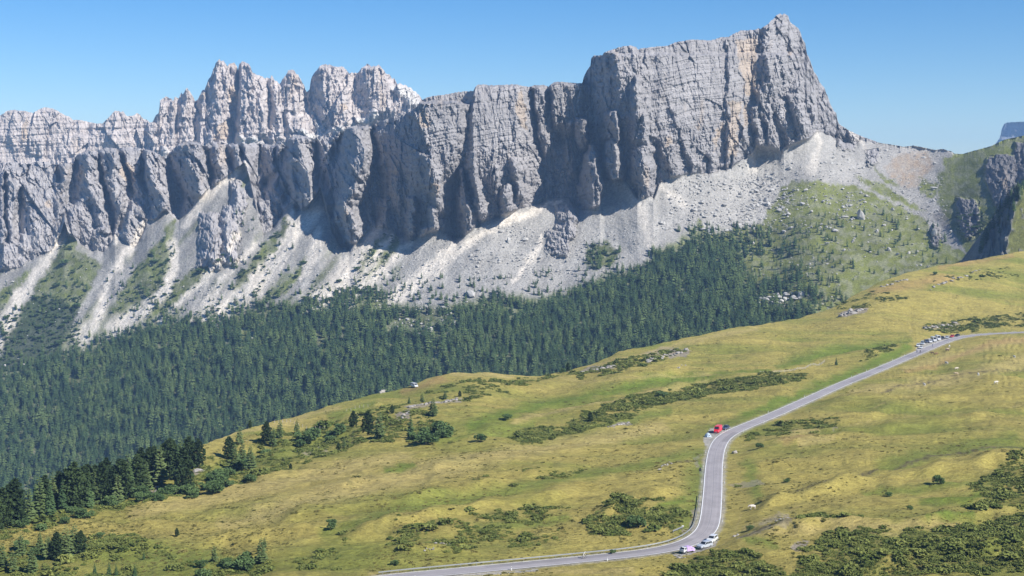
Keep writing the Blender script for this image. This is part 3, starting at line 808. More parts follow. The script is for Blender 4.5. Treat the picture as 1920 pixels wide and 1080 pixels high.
tag(bpy.data.objects['mountain_table'], 'far flat-topped mountain, blue with distance', kind='structure')

UK = np.arange(1826, 2064, 1.3)
topk = line([(1826,492),(1832,478),(1840,466),(1846,444),(1852,432),(1860,418),(1868,402),(1876,388),(1886,376),(1898,364),(1920,346),(1990,305),(2064,280)])(UK) + pn(UK * 0.2, UK * 0, 4) * 2.0
botk = np.maximum(v_ridge(UK) + 20, topk + 20)
Vk = topk + np.linspace(0, 1, 110)[:, None] * (botk - topk)
Uk = np.broadcast_to(UK, Vk.shape).copy()
edge = np.interp(Vk, [350, 400, 440, 470, 500], [1915, 1902, 1892, 1888, 1896]) + pn(Vk * 0.05, Uk * 0, 3) * 5
Dk = 1240 - 0.62 * np.minimum(Uk, edge) + 0.62 * 1826 - np.maximum(Uk - edge, 0) * 0.1 - ridged(Uk * 0.07, Vk * 0.02, 4, 211) * 4 * (Uk < edge) + (490 - Vk) * 0.25 + np.maximum(Uk - edge, 0) * 0 + (490 - Vk) * 0.9 * sstep(0, 8, Uk - edge)
grn = sstep(-2, 3, Uk - edge) * (1 - 0.8 * sstep(0.35, 0.8, fbm(Uk * 0.08, Vk * 0.08, 3, 213)))
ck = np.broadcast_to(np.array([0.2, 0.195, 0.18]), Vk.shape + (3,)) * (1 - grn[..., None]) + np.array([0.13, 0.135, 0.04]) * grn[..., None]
a, e = ray(Uk, Vk)
Pk = np.stack([a * Dk, Dk, e * Dk], -1)
bk = Pk[0].copy(); bk[:, 1] += 120; bk[:, 2] -= 60
ck4 = np.concatenate([ck, (1 - grn)[..., None]], -1)
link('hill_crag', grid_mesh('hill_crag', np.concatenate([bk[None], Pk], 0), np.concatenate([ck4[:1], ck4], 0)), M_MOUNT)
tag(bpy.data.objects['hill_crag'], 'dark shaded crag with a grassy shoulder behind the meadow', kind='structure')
# ------------------------------------------------------------------ road line and meadow
ROADPX = [(520,1112,-98.5),(640,1094,-97.8),(760,1080,-97),(900,1067,-96.5),(1040,1053.5,-96),(1166,1041,-95.2),(1240,1032,-94.6),(1283,1022,-94.2),(1305,1012,-94),(1323,998,-93.7),(1331.5,975,-93.4),(1336,927,-93),
 (1339,873,-93),(1345,840,-93),(1358,820,-93),(1386,804,-93),(1445,780,-93),(1513,750,-92.9),(1580,720,-92.6),(1647,693,-92.3),(1713,665,-92),(1763,644,-91.7),
 (1800,632.5,-91.5),(1847,626.5,-91.3),(1920,623,-91.2),(2010,620,-91.2)]
_rp = []
for u, v, z in ROADPX:
    aa, ee = ray(u, v)
    _rp.append((float(aa) * z / float(ee), z / float(ee), z))
_rp = np.array(_rp)

def catmull(p, step):
    out = []
    q = np.vstack([2 * p[0] - p[1], p, 2 * p[-1] - p[-2]])
    for i in range(1, len(q) - 2):
        p0, p1, p2, p3 = q[i - 1], q[i], q[i + 1], q[i + 2]
        n = max(2, int(np.linalg.norm(p2 - p1) / step))
        t = np.linspace(0, 1, n, endpoint=False)[:, None]
        out.append(0.5 * (2 * p1 + (p2 - p0) * t + (2 * p0 - 5 * p1 + 4 * p2 - p3) * t ** 2 + (3 * p1 - p0 - 3 * p2 + p3) * t ** 3))
    out.append(p[-1:])
    return np.vstack(out)

ROAD = catmull(_rp, 1.0)
for _ in range(60):
    ROAD[1:-1] = 0.25 * ROAD[:-2] + 0.5 * ROAD[1:-1] + 0.25 * ROAD[2:]
_t = np.gradient(ROAD, axis=0); _t[:, 2] = 0
_t /= np.linalg.norm(_t, axis=1)[:, None]
ROAD_T = _t                                   # runs from lower left to upper right
ROAD_N = np.stack([_t[:, 1], -_t[:, 0], 0 * _t[:, 0]], 1)   # right-hand side while driving up the road
ROAD_S = np.concatenate([[0], np.cumsum(np.linalg.norm(np.diff(ROAD, axis=0), axis=1))])
ROAD_W = 2.95

_mc = [(u, v, 1000.0 / d) for u, v, d in [(-130,1015,400),(0,985,430),(100,955,455),(200,930,480),(280,902,500),(330,868,530),(372,838,555),(470,800,600),(560,780,630),(640,755,660),
 (700,740,680),(760,728,700),(800,712,715),(850,702,730),(900,699,740),(960,703,750),(1010,706,755),(1060,697,770),(1120,680,790),(1160,660,810),(1220,648,830),
 (1300,632,860),(1370,617,890),(1420,610,910),(1500,597,950),(1560,578,980),(1600,555,1010),(1650,530,1040),(1700,512,1070),(1760,498,1100),(1830,488,1130),
 (1880,478,1150),(1920,470,1170),(2050,448,1210)]]
for u, v, z in [(300,1080,-103),(0,1090,-108),(-130,1090,-110),(500,960,-101),(700,880,-99),(900,800,-97),(1100,760,-96.5),(1150,900,-95.5),(1000,970,-96),(1600,900,-90),
 (1900,900,-88),(2040,900,-87),(1900,1085,-85),(1500,1085,-90),(1700,1000,-88),(1900,750,-89),(2040,750,-88),(1600,800,-91),(1850,690,-89.5),(1500,680,-94),(1300,700,-97),
 (1700,590,-85),(1850,560,-80),(2040,560,-79),(600,830,-103),(450,880,-106),(1200,820,-95),(1450,900,-92),(500,1085,-101),(1250,760,-96)]:
    _mc.append((u, v, 1000.0 * e_of(v) / z))
for i in range(2, len(ROADPX) - 1):
    u, v, z = ROADPX[i]
    _mc.append((u, v, 1000.0 * e_of(v) / z))
_mead = TPS(_mc, 3e-4)

def bumps(x, y):
    """ground swells of the pasture in metres"""
    s = x * 0.9 + y * 0.25
    n = fbm(x * 0.012, y * 0.012, 3, 301) * 1.3 + fbm(x * 0.05 + y * 0.01, y * 0.035, 3, 305) * 0.42
    n = n + ridged(x * 0.012 - y * 0.004, y * 0.05 + x * 0.012, 3, 309) * 0.75 + fbm(x * 0.2, y * 0.2, 2, 311) * 0.2
    return n

def near_road(x, y):
    d = np.full(x.shape, 99.0); z = np.zeros(x.shape)
    R = ROAD[::2]
    for i in range(0, len(x), 4000):
        dx = x[i:i + 4000, None] - R[None, :, 0]; dy = y[i:i + 4000, None] - R[None, :, 1]
        q = dx * dx + dy * dy
        k = q.argmin(1)
        d[i:i + 4000] = np.sqrt(q[np.arange(len(k)), k]); z[i:i + 4000] = R[k, 2]
    return d, z

BANKS = [([(860,826),(1000,792),(1130,768),(1340,712)], 1.6), ([(500,985),(760,942),(900,915),(1130,872)], 2.2), ([(600,1028),(800,978),(1000,942),(1110,925)], 2.4),
 ([(1370,856),(1500,832),(1700,802),(1990,758)], 1.5), ([(1390,972),(1500,935),(1640,900),(1990,868)], 2.4), ([(1410,1016),(1560,995),(1750,985),(1990,945)], 2.4),
 ([(1080,1000),(1190,948),(1310,925)], 2.2), ([(1540,802),(1700,765),(1990,690)], 1.6), ([(900,735),(1100,722),(1380,690)], 1.8), ([(380,880),(560,838),(820,800)], -2.5),
 ([(200,1000),(420,962),(700,905),(960,858)], 1.2), ([(1500,680),(1600,655),(1720,640)], -2.0), ([(1000,772),(1200,735),(1400,695)], -1.4), ([(120,1060),(330,1030),(620,1000)], 1.8), ([(1560,1090),(1750,1050),(1990,1030)], 2.4)]

def mead_points(u, v):
    u = np.asarray(u, float).ravel(); v = np.asarray(v, float).ravel()
    D = 1000.0 / np.clip(_mead(u, v), 0.2, 20)
    aa, ee = ray(u, v)
    x, y, z = aa * D, D, ee * D
    edge = sstep(0, 26, v - v_ridge(u))
    for pl, hh in BANKS:
        q = np.array(pl, float)
        s_ = v + pn(u * 0.02, v * 0.01, 361) * 5 - np.interp(u, q[:, 0], q[:, 1])
        fade = sstep(q[0, 0], q[0, 0] + 70, u) * (1 - sstep(q[-1, 0] - 70, q[-1, 0], u))
        z = z + 1.15 * hh * fade * (0.75 + 0.6 * pn(u * 0.013, v * 0.013, 363)) * np.where(s_ < 0, np.exp(-(s_ / 13.0) ** 2), np.exp(-(s_ / 5.5) ** 2))
    z = z + 1.3 * (bumps(x, y)) * (0.25 + 0.75 * edge)
    d, rz = near_road(x, y)
    w = 1 - sstep(3.6, 20.0, d)
    z = z * (1 - w) + (rz - 0.12) * w
    return np.stack([x, y, z], 1)

def ground(u, v):
    return Vector(mead_points([u], [v])[0])

UMd = np.arange(-132, 2052, 2.4)
rid = v_ridge(UMd) + pn(UMd * 0.03, UMd * 0, 21) * 1.6 + pn(UMd * 0.11, UMd * 0, 22) * 0.7
NM = 260
tm = np.linspace(0, 1, NM)[:, None] ** 1.15
Vd = rid + tm * (1120 - rid)
Ud = np.broadcast_to(UMd, Vd.shape).copy()
Pd = mead_points(Ud, Vd).reshape(Vd.shape + (3,))

# ---- turf colours
DRY = np.array([0.350, 0.288, 0.080]); STRAW = np.array([0.430, 0.338, 0.125]); GRN = np.array([0.205, 0.215, 0.046]); LUSH = np.array([0.145, 0.195, 0.030])
HEATH = np.array([0.110, 0.130, 0.034]); EARTH = np.array([0.30, 0.255, 0.205]); GRAVEL = np.array([0.40, 0.375, 0.345]); REDDISH = np.array([0.36, 0.225, 0.095])
GREENS = [[(610,1010,14),(760,962,16),(900,932,14),(1050,908,11),(1200,882,12),(1315,850,12)],[(1310,890,26),(1300,950,26),(1280,990,22)],
 [(1330,805,8),(1450,765,9),(1600,700,12),(1700,655,10)],[(1460,690,10),(1560,655,12),(1700,638,8)],[(1180,728,12),(1300,715,12)],[(60,1050,24),(400,1055,28)],
 [(820,830,8),(1000,800,5)],[(420,880,20),(540,850,24),(640,815,24)],[(1400,870,12),(1420,930,14)],[(1450,1035,10),(1400,1030,8)],[(1880,905,6),(1620,925,6)],
 [(900,1000,12),(1060,980,10)],[(1100,800,8),(1250,775,8)],[(700,760,8),(620,790,8)],[(1700,1050,10),(1900,1040,10)],[(1650,880,14),(1900,830,16)]]
LUSHS = [[(885,800,12),(930,788,14),(1000,764,11),(1090,742,10),(1200,724,8),(1320,708,7),(1440,700,5)],[(1470,690,6),(1560,662,8),(1660,645,8)],[(1400,780,5),(1520,735,6),(1640,682,6),(1700,652,6)],[(1725,945,8),(1800,936,10),(1850,925,6)],[(1740,985,6),(1820,975,6)],
 [(720,883,5),(780,878,4)],[(1240,965,8),(1280,945,8)],[(1800,860,3),(1920,848,4)],[(380,905,6),(395,890,6)],[(1310,860,8),(1318,900,6)]]
STRAWS = [[(380,826,4),(560,785,5),(640,765,5)],[(1100,690,4),(1300,640,5),(1420,618,6)],[(960,800,5),(1060,770,5),(1250,735,5),(1330,712,4)],[(420,985,14),(560,945,22),(800,890,24),(1100,825,14),(1250,800,8)],[(250,965,12),(420,930,18),(600,890,18),(760,860,12)],
 [(1560,830,6),(1500,840,8)],[(1480,815,6),(1530,810,6)],[(1600,735,8),(1750,720,12),(1920,680,14)],[(1700,690,7),(1920,640,9)],[(1500,990,8),(1700,1010,6)],[(1400,985,8),(1440,1000,10)],[(1380,1025,4),(1500,1010,5),(1900,985,5)],
 [(700,1080,8),(1000,1072,6),(1180,1075,6)],[(850,702,5),(960,706,4)]]
REDS = [[(1640,548,10),(1720,535,12),(1780,525,8)],[(1700,700,4),(1860,650,6),(1920,640,6)],[(760,735,10),(830,715,8)],[(1760,500,6),(1900,480,6)],[(300,1010,6),(330,1012,4)],[(1470,835,8),(1520,825,6)]]
SHRUBS = [
 ([(340,905),(372,872),(420,850),(480,812),(560,800),(640,792),(700,772),(760,760),(820,790),(850,812),(840,835),(760,836),(690,836),(640,850),(560,878),(480,902),(400,920),(340,930)],0.55),
 ([(-60,1000),(100,960),(250,932),(330,915),(335,935),(200,962),(60,1002),(-60,1035)],0.8),
 ([(950,815),(1060,795),(1100,776),(1200,746),(1320,722),(1450,705),(1512,702),(1512,717),(1400,735),(1280,754),(1180,780),(1130,800),(1050,816),(980,830)],0.9),
 ([(1060,702),(1120,690),(1180,671),(1260,656),(1292,660),(1230,685),(1160,705),(1090,716)],0.6),
 ([(720,1015),(800,988),(900,970),(1000,950),(1075,955),(1010,985),(900,1012),(800,1030),(730,1045)],0.6),
 ([(1090,995),(1140,960),(1230,945),(1265,955),(1290,970),(1262,995),(1180,1010),(1110,1010)],0.75),
 ([(820,1040),(900,1010),(1000,995),(1060,1000),(1060,1015),(980,1030),(880,1045)],0.5),
 ([(1460,985),(1520,965),(1610,975),(1610,992),(1500,1000)],0.7),
 ([(1500,1045),(1560,1005),(1700,1000),(1760,1000),(1830,985),(1920,968),(2040,960),(2040,1070),(1700,1076),(1560,1095),(1480,1095)],1.0),
 ([(1262,1062),(1300,1050),(1340,1044),(1400,1044),(1432,1062),(1480,1085),(1480,1110),(1240,1110)],1.0),
 ([(1810,910),(1920,868),(2040,850),(2040,920),(1850,935)],0.75),([(1800,952),(1920,920),(2040,910),(2040,950),(1830,966)],0.6),
 ([(1400,808),(1500,790),(1575,790),(1560,806),(1470,822),(1400,826)],0.6),
 ([(-60,1045),(80,1022),(180,1020),(300,1030),(330,1060),(500,1050),(530,1110),(-60,1110)],0.55),
 ([(160,1032),(200,1014),(285,1020),(262,1045),(180,1050)],0.9),
 ([(1730,612),(1790,600),(1900,588),(2040,575),(2040,600),(1800,622),(1740,626)],0.65),([(1590,690),(1640,650),(1690,640),(1665,662)],0.5),
 ([(880,915),(960,895),(1080,880),(1092,895),(960,916)],0.45),([(800,738),(880,716),(970,712),(1060,706),(1000,730),(830,757)],0.5),
 ([(640,1010),(700,990),(760,985),(700,1015),(640,1035)],0.4),([(1370,900),(1430,905),(1432,912),(1380,915)],0.4),([(1560,575),(1640,545),(1700,560),(1600,585)],0.45),
 ([(1740,530),(1840,508),(1920,500),(1920,516),(1800,530)],0.4),([(540,1050),(640,1035),(700,1050),(640,1075),(550,1075)],0.35),
]
EARTHS = [([(1085,700),(1100,690),(1150,684),(1155,692),(1120,704),(1095,708)],.8),([(1230,665),(1260,655),(1295,660),(1285,672),(1255,678)],.8),([(745,780),(765,770),(772,790),(752,802)],.8),
 ([(760,765),(830,755),(862,748),(862,756),(820,765),(765,772)],.7),([(1480,1045),(1500,1018),(1512,1020),(1505,1048),(1488,1050)],.9),([(1780,1040),(1795,1028),(1802,1045),(1790,1052)],.8),
 ([(1570,590),(1600,578),(1625,580),(1620,592),(1590,597)],.8),([(1450,975),(1480,970),(1490,990),(1470,995)],.6),([(1282,1003),(1300,960),(1312,935),(1312,950),(1306,985),(1290,1003)],.7),
 ([(1300,880),(1312,850),(1318,852),(1308,885)],.5),([(1378,1010),(1470,1000),(1500,1003),(1400,1020)],.5),([(1735,624),(1760,606),(1800,604),(1790,620)],.55),([(260,930),(285,915),(300,920),(270,938)],.8),
 ([(360,890),(388,878),(390,888),(365,897)],.8),([(560,855),(600,845),(610,852),(580,862)],.5),([(1560,810),(1570,800),(1578,806),(1568,812)],.6),([(1200,665),(1240,650),(1290,655),(1220,680)],.4),
 ([(1140,800),(1175,788),(1180,793),(1150,806)],.7),([(1360,905),(1420,902),(1432,912),(1400,915)],.5),([(1420,985),(1460,965),(1465,972),(1430,992)],.5)]
GRAVELS = [[(1716,657),(1722,642),(1745,634),(1790,627),(1812,629),(1790,634),(1765,643),(1735,660)],[(1318,826),(1330,806),(1362,797),(1372,804),(1345,818),(1330,838),(1322,838)],
 [(1262,1038),(1300,1030),(1330,1020),(1340,1003),(1348,1002),(1340,1026),(1310,1036),(1270,1044)],[(790,1076),(960,1071),(1010,1066),(1010,1070),(900,1078),(800,1082)]]

wu = Ud + pn(Ud * 0.03, Vd * 0.07, 321) * 10 + pn(Ud * 0.1, Vd * 0.2, 322) * 4
wv = Vd + pn(Ud * 0.03, Vd * 0.07, 323) * 4 + pn(Ud * 0.05, Vd * 0.2, 324) * 1.0
X, Y = Pd[..., 0], Pd[..., 1]
big = fbm(X * 0.010 + 3, Y * 0.006, 4, 331)
strip = fbm((X * 0.3 + Y) * 0.03, (X - 0.3 * Y) * 0.006, 4, 333)
g = sstep(-0.45, 0.75, big * 0.6 + strip * 0.7 + 0.06 - 0.22 * bumps(X, Y))
c = DRY * (1 - g[..., None]) + GRN * g[..., None]
for lst, cc, op in ((STRAWS, STRAW, 0.75), (REDS, REDDISH, 0.6), (GREENS, GRN * np.array([0.92, 1.0, 0.95]), 0.92), (LUSHS, LUSH, 0.9)):
    m = np.zeros(Vd.shape)
    for s in lst:
        m = np.maximum(m, stroke(s, wu, wv, 1.0))
    m *= op
    c = c * (1 - m[..., None]) + cc * m[..., None]
sh = np.zeros(Vd.shape)
for p, w in SHRUBS:
    sh = np.maximum(sh, in_poly(p, wu, wv) * w)
pat = sstep(-0.35, 0.35, fbm(X * 0.09, Y * 0.07, 3, 341) + (sh - 0.55) * 1.2)
shm = sh * pat
c = c * (1 - 0.6 * shm[..., None]) + HEATH * 0.6 * shm[..., None]
tus = sstep(0.35, 0.6, fbm(X * 0.16, Y * 0.11, 3, 343)) * 0.35
c = c * (1 - tus[..., None]) + np.array([0.15, 0.14, 0.045]) * tus[..., None]
for p, w in EARTHS:
    m = in_poly(p, wu, wv) * w
    c = c * (1 - m[..., None]) + EARTH * m[..., None]
# beaten paths
for s in ([(1705,632,1.4),(1712,612,1.2),(1760,590,1.2),(1782,570,1.2),(1782,552,1.1)],[(1380,838,1.2),(1500,815,1.0),(1650,790,1.0),(1920,762,1.2)],[(1385,848,1),(1480,835,1),(1580,812,1)],
          [(1300,705,1.5),(1420,706,1.3),(1530,690,1.3)],[(980,705,2),(1100,723,2),(1330,706,1.6)],[(1420,980,2.5),(1480,962,2.5),(1500,955,2)],[(1350,1030,2),(1380,990,2),(1390,960,2)],[(1600,780,.8),(1920,690,.8)]):
    m = stroke(s, Ud + pn(Ud * 0.03, Vd * 0.03, 351) * 3, Vd, 0.8) * 0.45
    c = c * (1 - m[..., None]) + STRAW * m[..., None]
# eroded ditches with bare dark soil
for s in ([(1490,930,1.5),(1560,910,2.5),(1640,890,2.5),(1720,871,2.5),(1800,860,3),(1930,845,3.5)],[(1560,752,.8),(1640,738,1.2),(1720,722,1.4),(1800,707,1.4),(1930,690,1.2)],[(1380,1016,1.5),(1430,1008,3),(1500,1002,2)],[(1230,885,2),(1275,872,2),(1305,868,1.5)]):
    m = stroke(s, wu, Vd + pn(Ud * 0.12, Vd * 0.1, 355) * 2.0, 0.8) * (0.45 + 0.55 * sstep(-0.3, 0.3, fbm(X * 0.35, Y * 0.3, 2, 356)))
    c = c * (1 - m[..., None]) + np.array([0.120, 0.098, 0.055]) * m[..., None]
gr = np.zeros(Vd.shape)
for p in GRAVELS:
    gr = np.maximum(gr, in_poly(p, Ud + pn(Ud * 0.2, Vd * 0.2, 352) * 2, Vd + pn(Ud * 0.2, Vd * 0.2, 353)) * 0.85)
rd, _ = near_road(X.ravel(), Y.ravel()); rd = rd.reshape(X.shape)
gr = np.maximum(gr, (1 - sstep(3.2, 4.7, rd + pn(X * 0.3, Y * 0.3, 354) * 0.5)) * 0.7)
c = c * (1 - gr[..., None]) + GRAVEL * gr[..., None]
cold = np.concatenate([c, np.zeros(Vd.shape + (1,))], -1)
SHRUB_MASK = shm * (rd > 5.5) * (gr < 0.2)

front = []
for dd, zz in ((0.35, 0.42), (0.62, 0.70), (0.85, 0.88)):
    b = Pd[-1].copy(); b[:, 0] *= (1 - dd); b[:, 1] *= (1 - dd); b[:, 2] = b[:, 2] * (1 - dd) * (1.0 + 0.14 * dd) - 3.0
    front.append(b)
backs = []
for dd, dz in ((170, -150), (60, -42), (16, -7), (5, -1.2)):
    b = Pd[0].copy(); s_ = (b[:, 1] + dd) / b[:, 1]; b[:, 1] += dd; b[:, 0] *= s_; b[:, 2] += dz
    backs.append(b)
Pm_all = np.concatenate([np.array(backs), Pd, np.array(front)], 0)
cm_all = np.concatenate([np.repeat(cold[:1], 4, 0), cold, np.repeat(cold[-1:], 3, 0)], 0)
link('meadow', grid_mesh('meadow', Pm_all, cm_all, smooth=True), M_MEADOW)
tag(bpy.data.objects['meadow'], 'dry green and straw coloured alpine pasture with low swells', kind='structure')
# deep valley floor that joins the pasture to the far slopes
vf = [(-2600, 350), (2600, 350), (3200, 9200), (-2600, 9200)]
me = np_mesh('valley_floor', [(x, y, -470.0) for x, y in vf], quads=[(0, 1, 2, 3)])
m_, nt_, b_ = new_mat('valley_turf'); b_.inputs['Base Color'].default_value = (0.08, 0.1, 0.04, 1)
tag(link('ground', me, m_), 'deep valley floor hidden behind the pasture', kind='structure')

# ---- road ribbon, edge lines
def ribbon(o0, o1, dz, crown=0.0, s0=0, s1=None):
    R, Nn = ROAD[s0:s1], ROAD_N[s0:s1]
    A = R + Nn * o0; B = R + Nn * o1; C = R + Nn * (o0 + o1) / 2
    A = A + [0, 0, dz]; B = B + [0, 0, dz]; C = C + [0, 0, dz + crown]
    return np.stack([A, C, B], 0)

def road_mat():
    m, nt, b = new_mat('worn_asphalt')
    pos = N(nt, 'ShaderNodeNewGeometry').outputs['Position']
    n1 = noise_node(nt, pos, 0.18, 4, 0.6); n2 = noise_node(nt, pos, 5.0, 3, 0.7)
    f = math_node(nt, 'MULTIPLY', remap(nt, n1, 0.3, 0.7, 0.9, 1.1), remap(nt, n2, 0.3, 0.7, 0.92, 1.08))
    rgb = N(nt, 'ShaderNodeAttribute', attribute_name='Col')
    nt.links.new(scale_col(nt, rgb.outputs['Color'], f), b.inputs['Base Color'])
    b.inputs['Roughness'].default_value = 0.8
    return m
M_ROAD = road_mat()

def simple_mat(name, colr, rough=0.6, metal=0.0, var=0.0, scale=3.0, spec=0.3):
    m, nt, b = new_mat(name)
    b.inputs['Roughness'].default_value = rough
    b.inputs['Metallic'].default_value = metal
    b.inputs['Specular IOR Level'].default_value = spec
    if var:
        co = N(nt, 'ShaderNodeTexCoord').outputs['Object']
        f = remap(nt, noise_node(nt, co, scale, 4, 0.65), 0.3, 0.7, 1 - var, 1 + var)
        rgb = N(nt, 'ShaderNodeRGB'); rgb.outputs[0].default_value = (*colr, 1)
        nt.links.new(scale_col(nt, rgb.outputs[0], f), b.inputs['Base Color'])
    else:
        b.inputs['Base Color'].default_value = (*colr, 1)
    return m
M_PAINT = simple_mat('road_paint', (0.74, 0.74, 0.72), 0.7, 0, 0.12, 0.6)
_off = np.linspace(-ROAD_W, ROAD_W, 13)
road_P = np.stack([ROAD + ROAD_N * o_ + np.array([0, 0, 0.05 * (1 - (o_ / ROAD_W) ** 2)]) for o_ in _off], 0)
_ss = np.broadcast_to(ROAD_S, (13, len(ROAD))); _oo = np.broadcast_to(_off[:, None], _ss.shape)
_tr = np.exp(-((np.abs(_oo) - 0.75) / 0.3) ** 2) + np.exp(-((np.abs(_oo) - 2.05) / 0.3) ** 2)
_sh = 1.0 - 0.15 * _tr + 0.06 * fbm(_ss * 0.05, _oo * 0.5, 3, 371)
_pt = (pn(_ss * 0.021, np.sign(_oo) * 3.7, 372) > 0.33) * (np.abs(_oo) > 0.2)
_sh = _sh * (1 - 0.2 * _pt)
_ed = sstep(2.55, 2.95, np.abs(_oo) + 0.25 * pn(_ss * 0.2, _oo, 373))
_cr = np.array([0.325, 0.300, 0.300]) * _sh[..., None] * (1 - _ed[..., None] * 0.5) + np.array([0.30, 0.27, 0.22]) * _ed[..., None] * 0.5
road = link('road', grid_mesh('road', road_P, np.concatenate([_cr, np.ones(_cr.shape[:2] + (1,))], -1)), M_ROAD)
tag(road, 'pale grey asphalt pass road winding across the pasture', kind='structure')
for sgn, nm in ((-1, 'edge_line'), (1, 'edge_line')):
    o = link(nm, grid_mesh(nm, ribbon(sgn * (ROAD_W - 0.2) - 0.11, sgn * (ROAD_W - 0.2) + 0.11, 0.035)), M_PAINT, road)
M_SEAM = simple_mat('tar_seam', (0.2, 0.19, 0.195), 0.8)
sm = ribbon(-0.06, 0.06, 0.062)
link('tar_seam', grid_mesh('tar_seam', sm + (np.sin(np.arange(len(ROAD)) * 0.05) * 0.12)[None, :, None] * np.array([1, 0, 0])), M_SEAM, road)

def road_at_px(u, v):
    """index of the road sample that the pixel lies on"""
    g_ = ground(u, v)
    return int(((ROAD[:, 0] - g_.x) ** 2 + (ROAD[:, 1] - g_.y) ** 2).argmin())
# ------------------------------------------------------------------ plants
def foliage_mat(name, dark, light, rough=0.9):
    m, nt, b = new_mat(name)
    oi = N(nt, 'ShaderNodeObjectInfo').outputs['Random']
    co = N(nt, 'ShaderNodeTexCoord').outputs['Object']
    n1 = noise_node(nt, co, 0.9, 3, 0.6)
    t = math_node(nt, 'ADD', math_node(nt, 'MULTIPLY', oi, 0.75), math_node(nt, 'MULTIPLY', n1, 0.5))
    mx = N(nt, 'ShaderNodeMix', data_type='RGBA')
    mx.inputs[6].default_value = (*dark, 1); mx.inputs[7].default_value = (*light, 1)
    nt.links.new(t, mx.inputs[0])
    nt.links.new(mx.outputs[2], b.inputs['Base Color'])
    b.inputs['Roughness'].default_value = rough
    b.inputs['Specular IOR Level'].default_value = 0.05
    return m
M_BARK = simple_mat('bark', (0.12, 0.085, 0.06), 0.95, 0, 0.3, 2.0)
M_SPRUCE = foliage_mat('forest_needles', (0.026, 0.052, 0.024), (0.076, 0.120, 0.044))
M_PINE = foliage_mat('stone_pine_needles', (0.022, 0.038, 0.016), (0.050, 0.076, 0.028))
M_LARCH = foliage_mat('larch_needles', (0.065, 0.098, 0.034), (0.115, 0.150, 0.055))
M_ALDER = foliage_mat('alder_leaves', (0.060, 0.100, 0.036), (0.110, 0.165, 0.060))
M_HEATH = foliage_mat('alpenrose_leaves', (0.058, 0.088, 0.022), (0.195, 0.212, 0.058))
M_JUNIPER = foliage_mat('juniper_leaves', (0.030, 0.050, 0.018), (0.060, 0.085, 0.030))

def blades_mesh(name, blades):
    """each blade: root, tip, half width vector, lift -> a folded leaf-shaped spray of four triangles"""
    B = np.array(blades)                       # (n, 10) root3 tip3 side3 lift
    n = len(B)
    r, t, s, l = B[:, 0:3], B[:, 3:6], B[:, 6:9], B[:, 9:10]
    mid = r * 0.45 + t * 0.55
    up = np.zeros_like(r); up[:, 2:] = l
    V = np.stack([r, mid + s - up, t, mid - s - up, mid + up * 0.6], 1).reshape(-1, 3)
    i = np.arange(n)[:, None] * 5
    T = np.concatenate([i + np.array([[0, 1, 4]]), i + np.array([[1, 2, 4]]), i + np.array([[2, 3, 4]]), i + np.array([[3, 0, 4]])], 0)
    return np_mesh(name, V, tris=T)

def conifer_crown(name, seed, h=1.0, r=0.16, levels=15, per=7, droop=0.35, base=0.08, shape=0.8, twigs=0, wide=0.34, ragged=0.3):
    """unit-height spruce or larch crown made of drooping branch sprays"""
    rg = random.Random(seed)
    bl = []
    for k in range(levels):
        t = (k + 0.5) / levels
        z = base + (1 - base) * (t ** 0.94) * 0.985
        L0 = r * ((1 - t) ** shape) * (0.55 + 0.45 * min(1, t * 7)) + 0.010
        nb = max(3, int(per * (0.55 + 0.6 * (1 - t))))
        ph0 = rg.random() * 6.28
        for j in range(nb):
            ph = ph0 + 6.283 * j / nb + rg.uniform(-0.35, 0.35)
            L = L0 * rg.uniform(1 - ragged, 1 + ragged * 0.7)
            dz = -droop * L * rg.uniform(0.5, 1.4) + 0.25 * L * t
            zz = z + rg.uniform(-0.5, 0.5) / levels
            d = (math.cos(ph), math.sin(ph))
            w = wide * L + 0.006
            bl.append((d[0] * 0.1 * L, d[1] * 0.1 * L, zz, d[0] * L, d[1] * L, zz + dz, -d[1] * w, d[0] * w, 0, 0.16 * L))
            for q in range(twigs):
                f = rg.uniform(0.35, 0.95); p2 = ph + rg.uniform(-0.9, 0.9); l2 = L * rg.uniform(0.28, 0.5)
                x0, y0, z0 = d[0] * L * f * 0.75, d[1] * L * f * 0.75, zz + dz * f
                d2 = (math.cos(p2), math.sin(p2)); w2 = 0.3 * l2
                bl.append((x0, y0, z0, x0 + d2[0] * l2, y0 + d2[1] * l2, z0 - droop * l2 * rg.uniform(0, 1.2), -d2[1] * w2, d2[0] * w2, rg.uniform(-.3, .3) * w2, 0.14 * l2))
    return blades_mesh(name, bl)

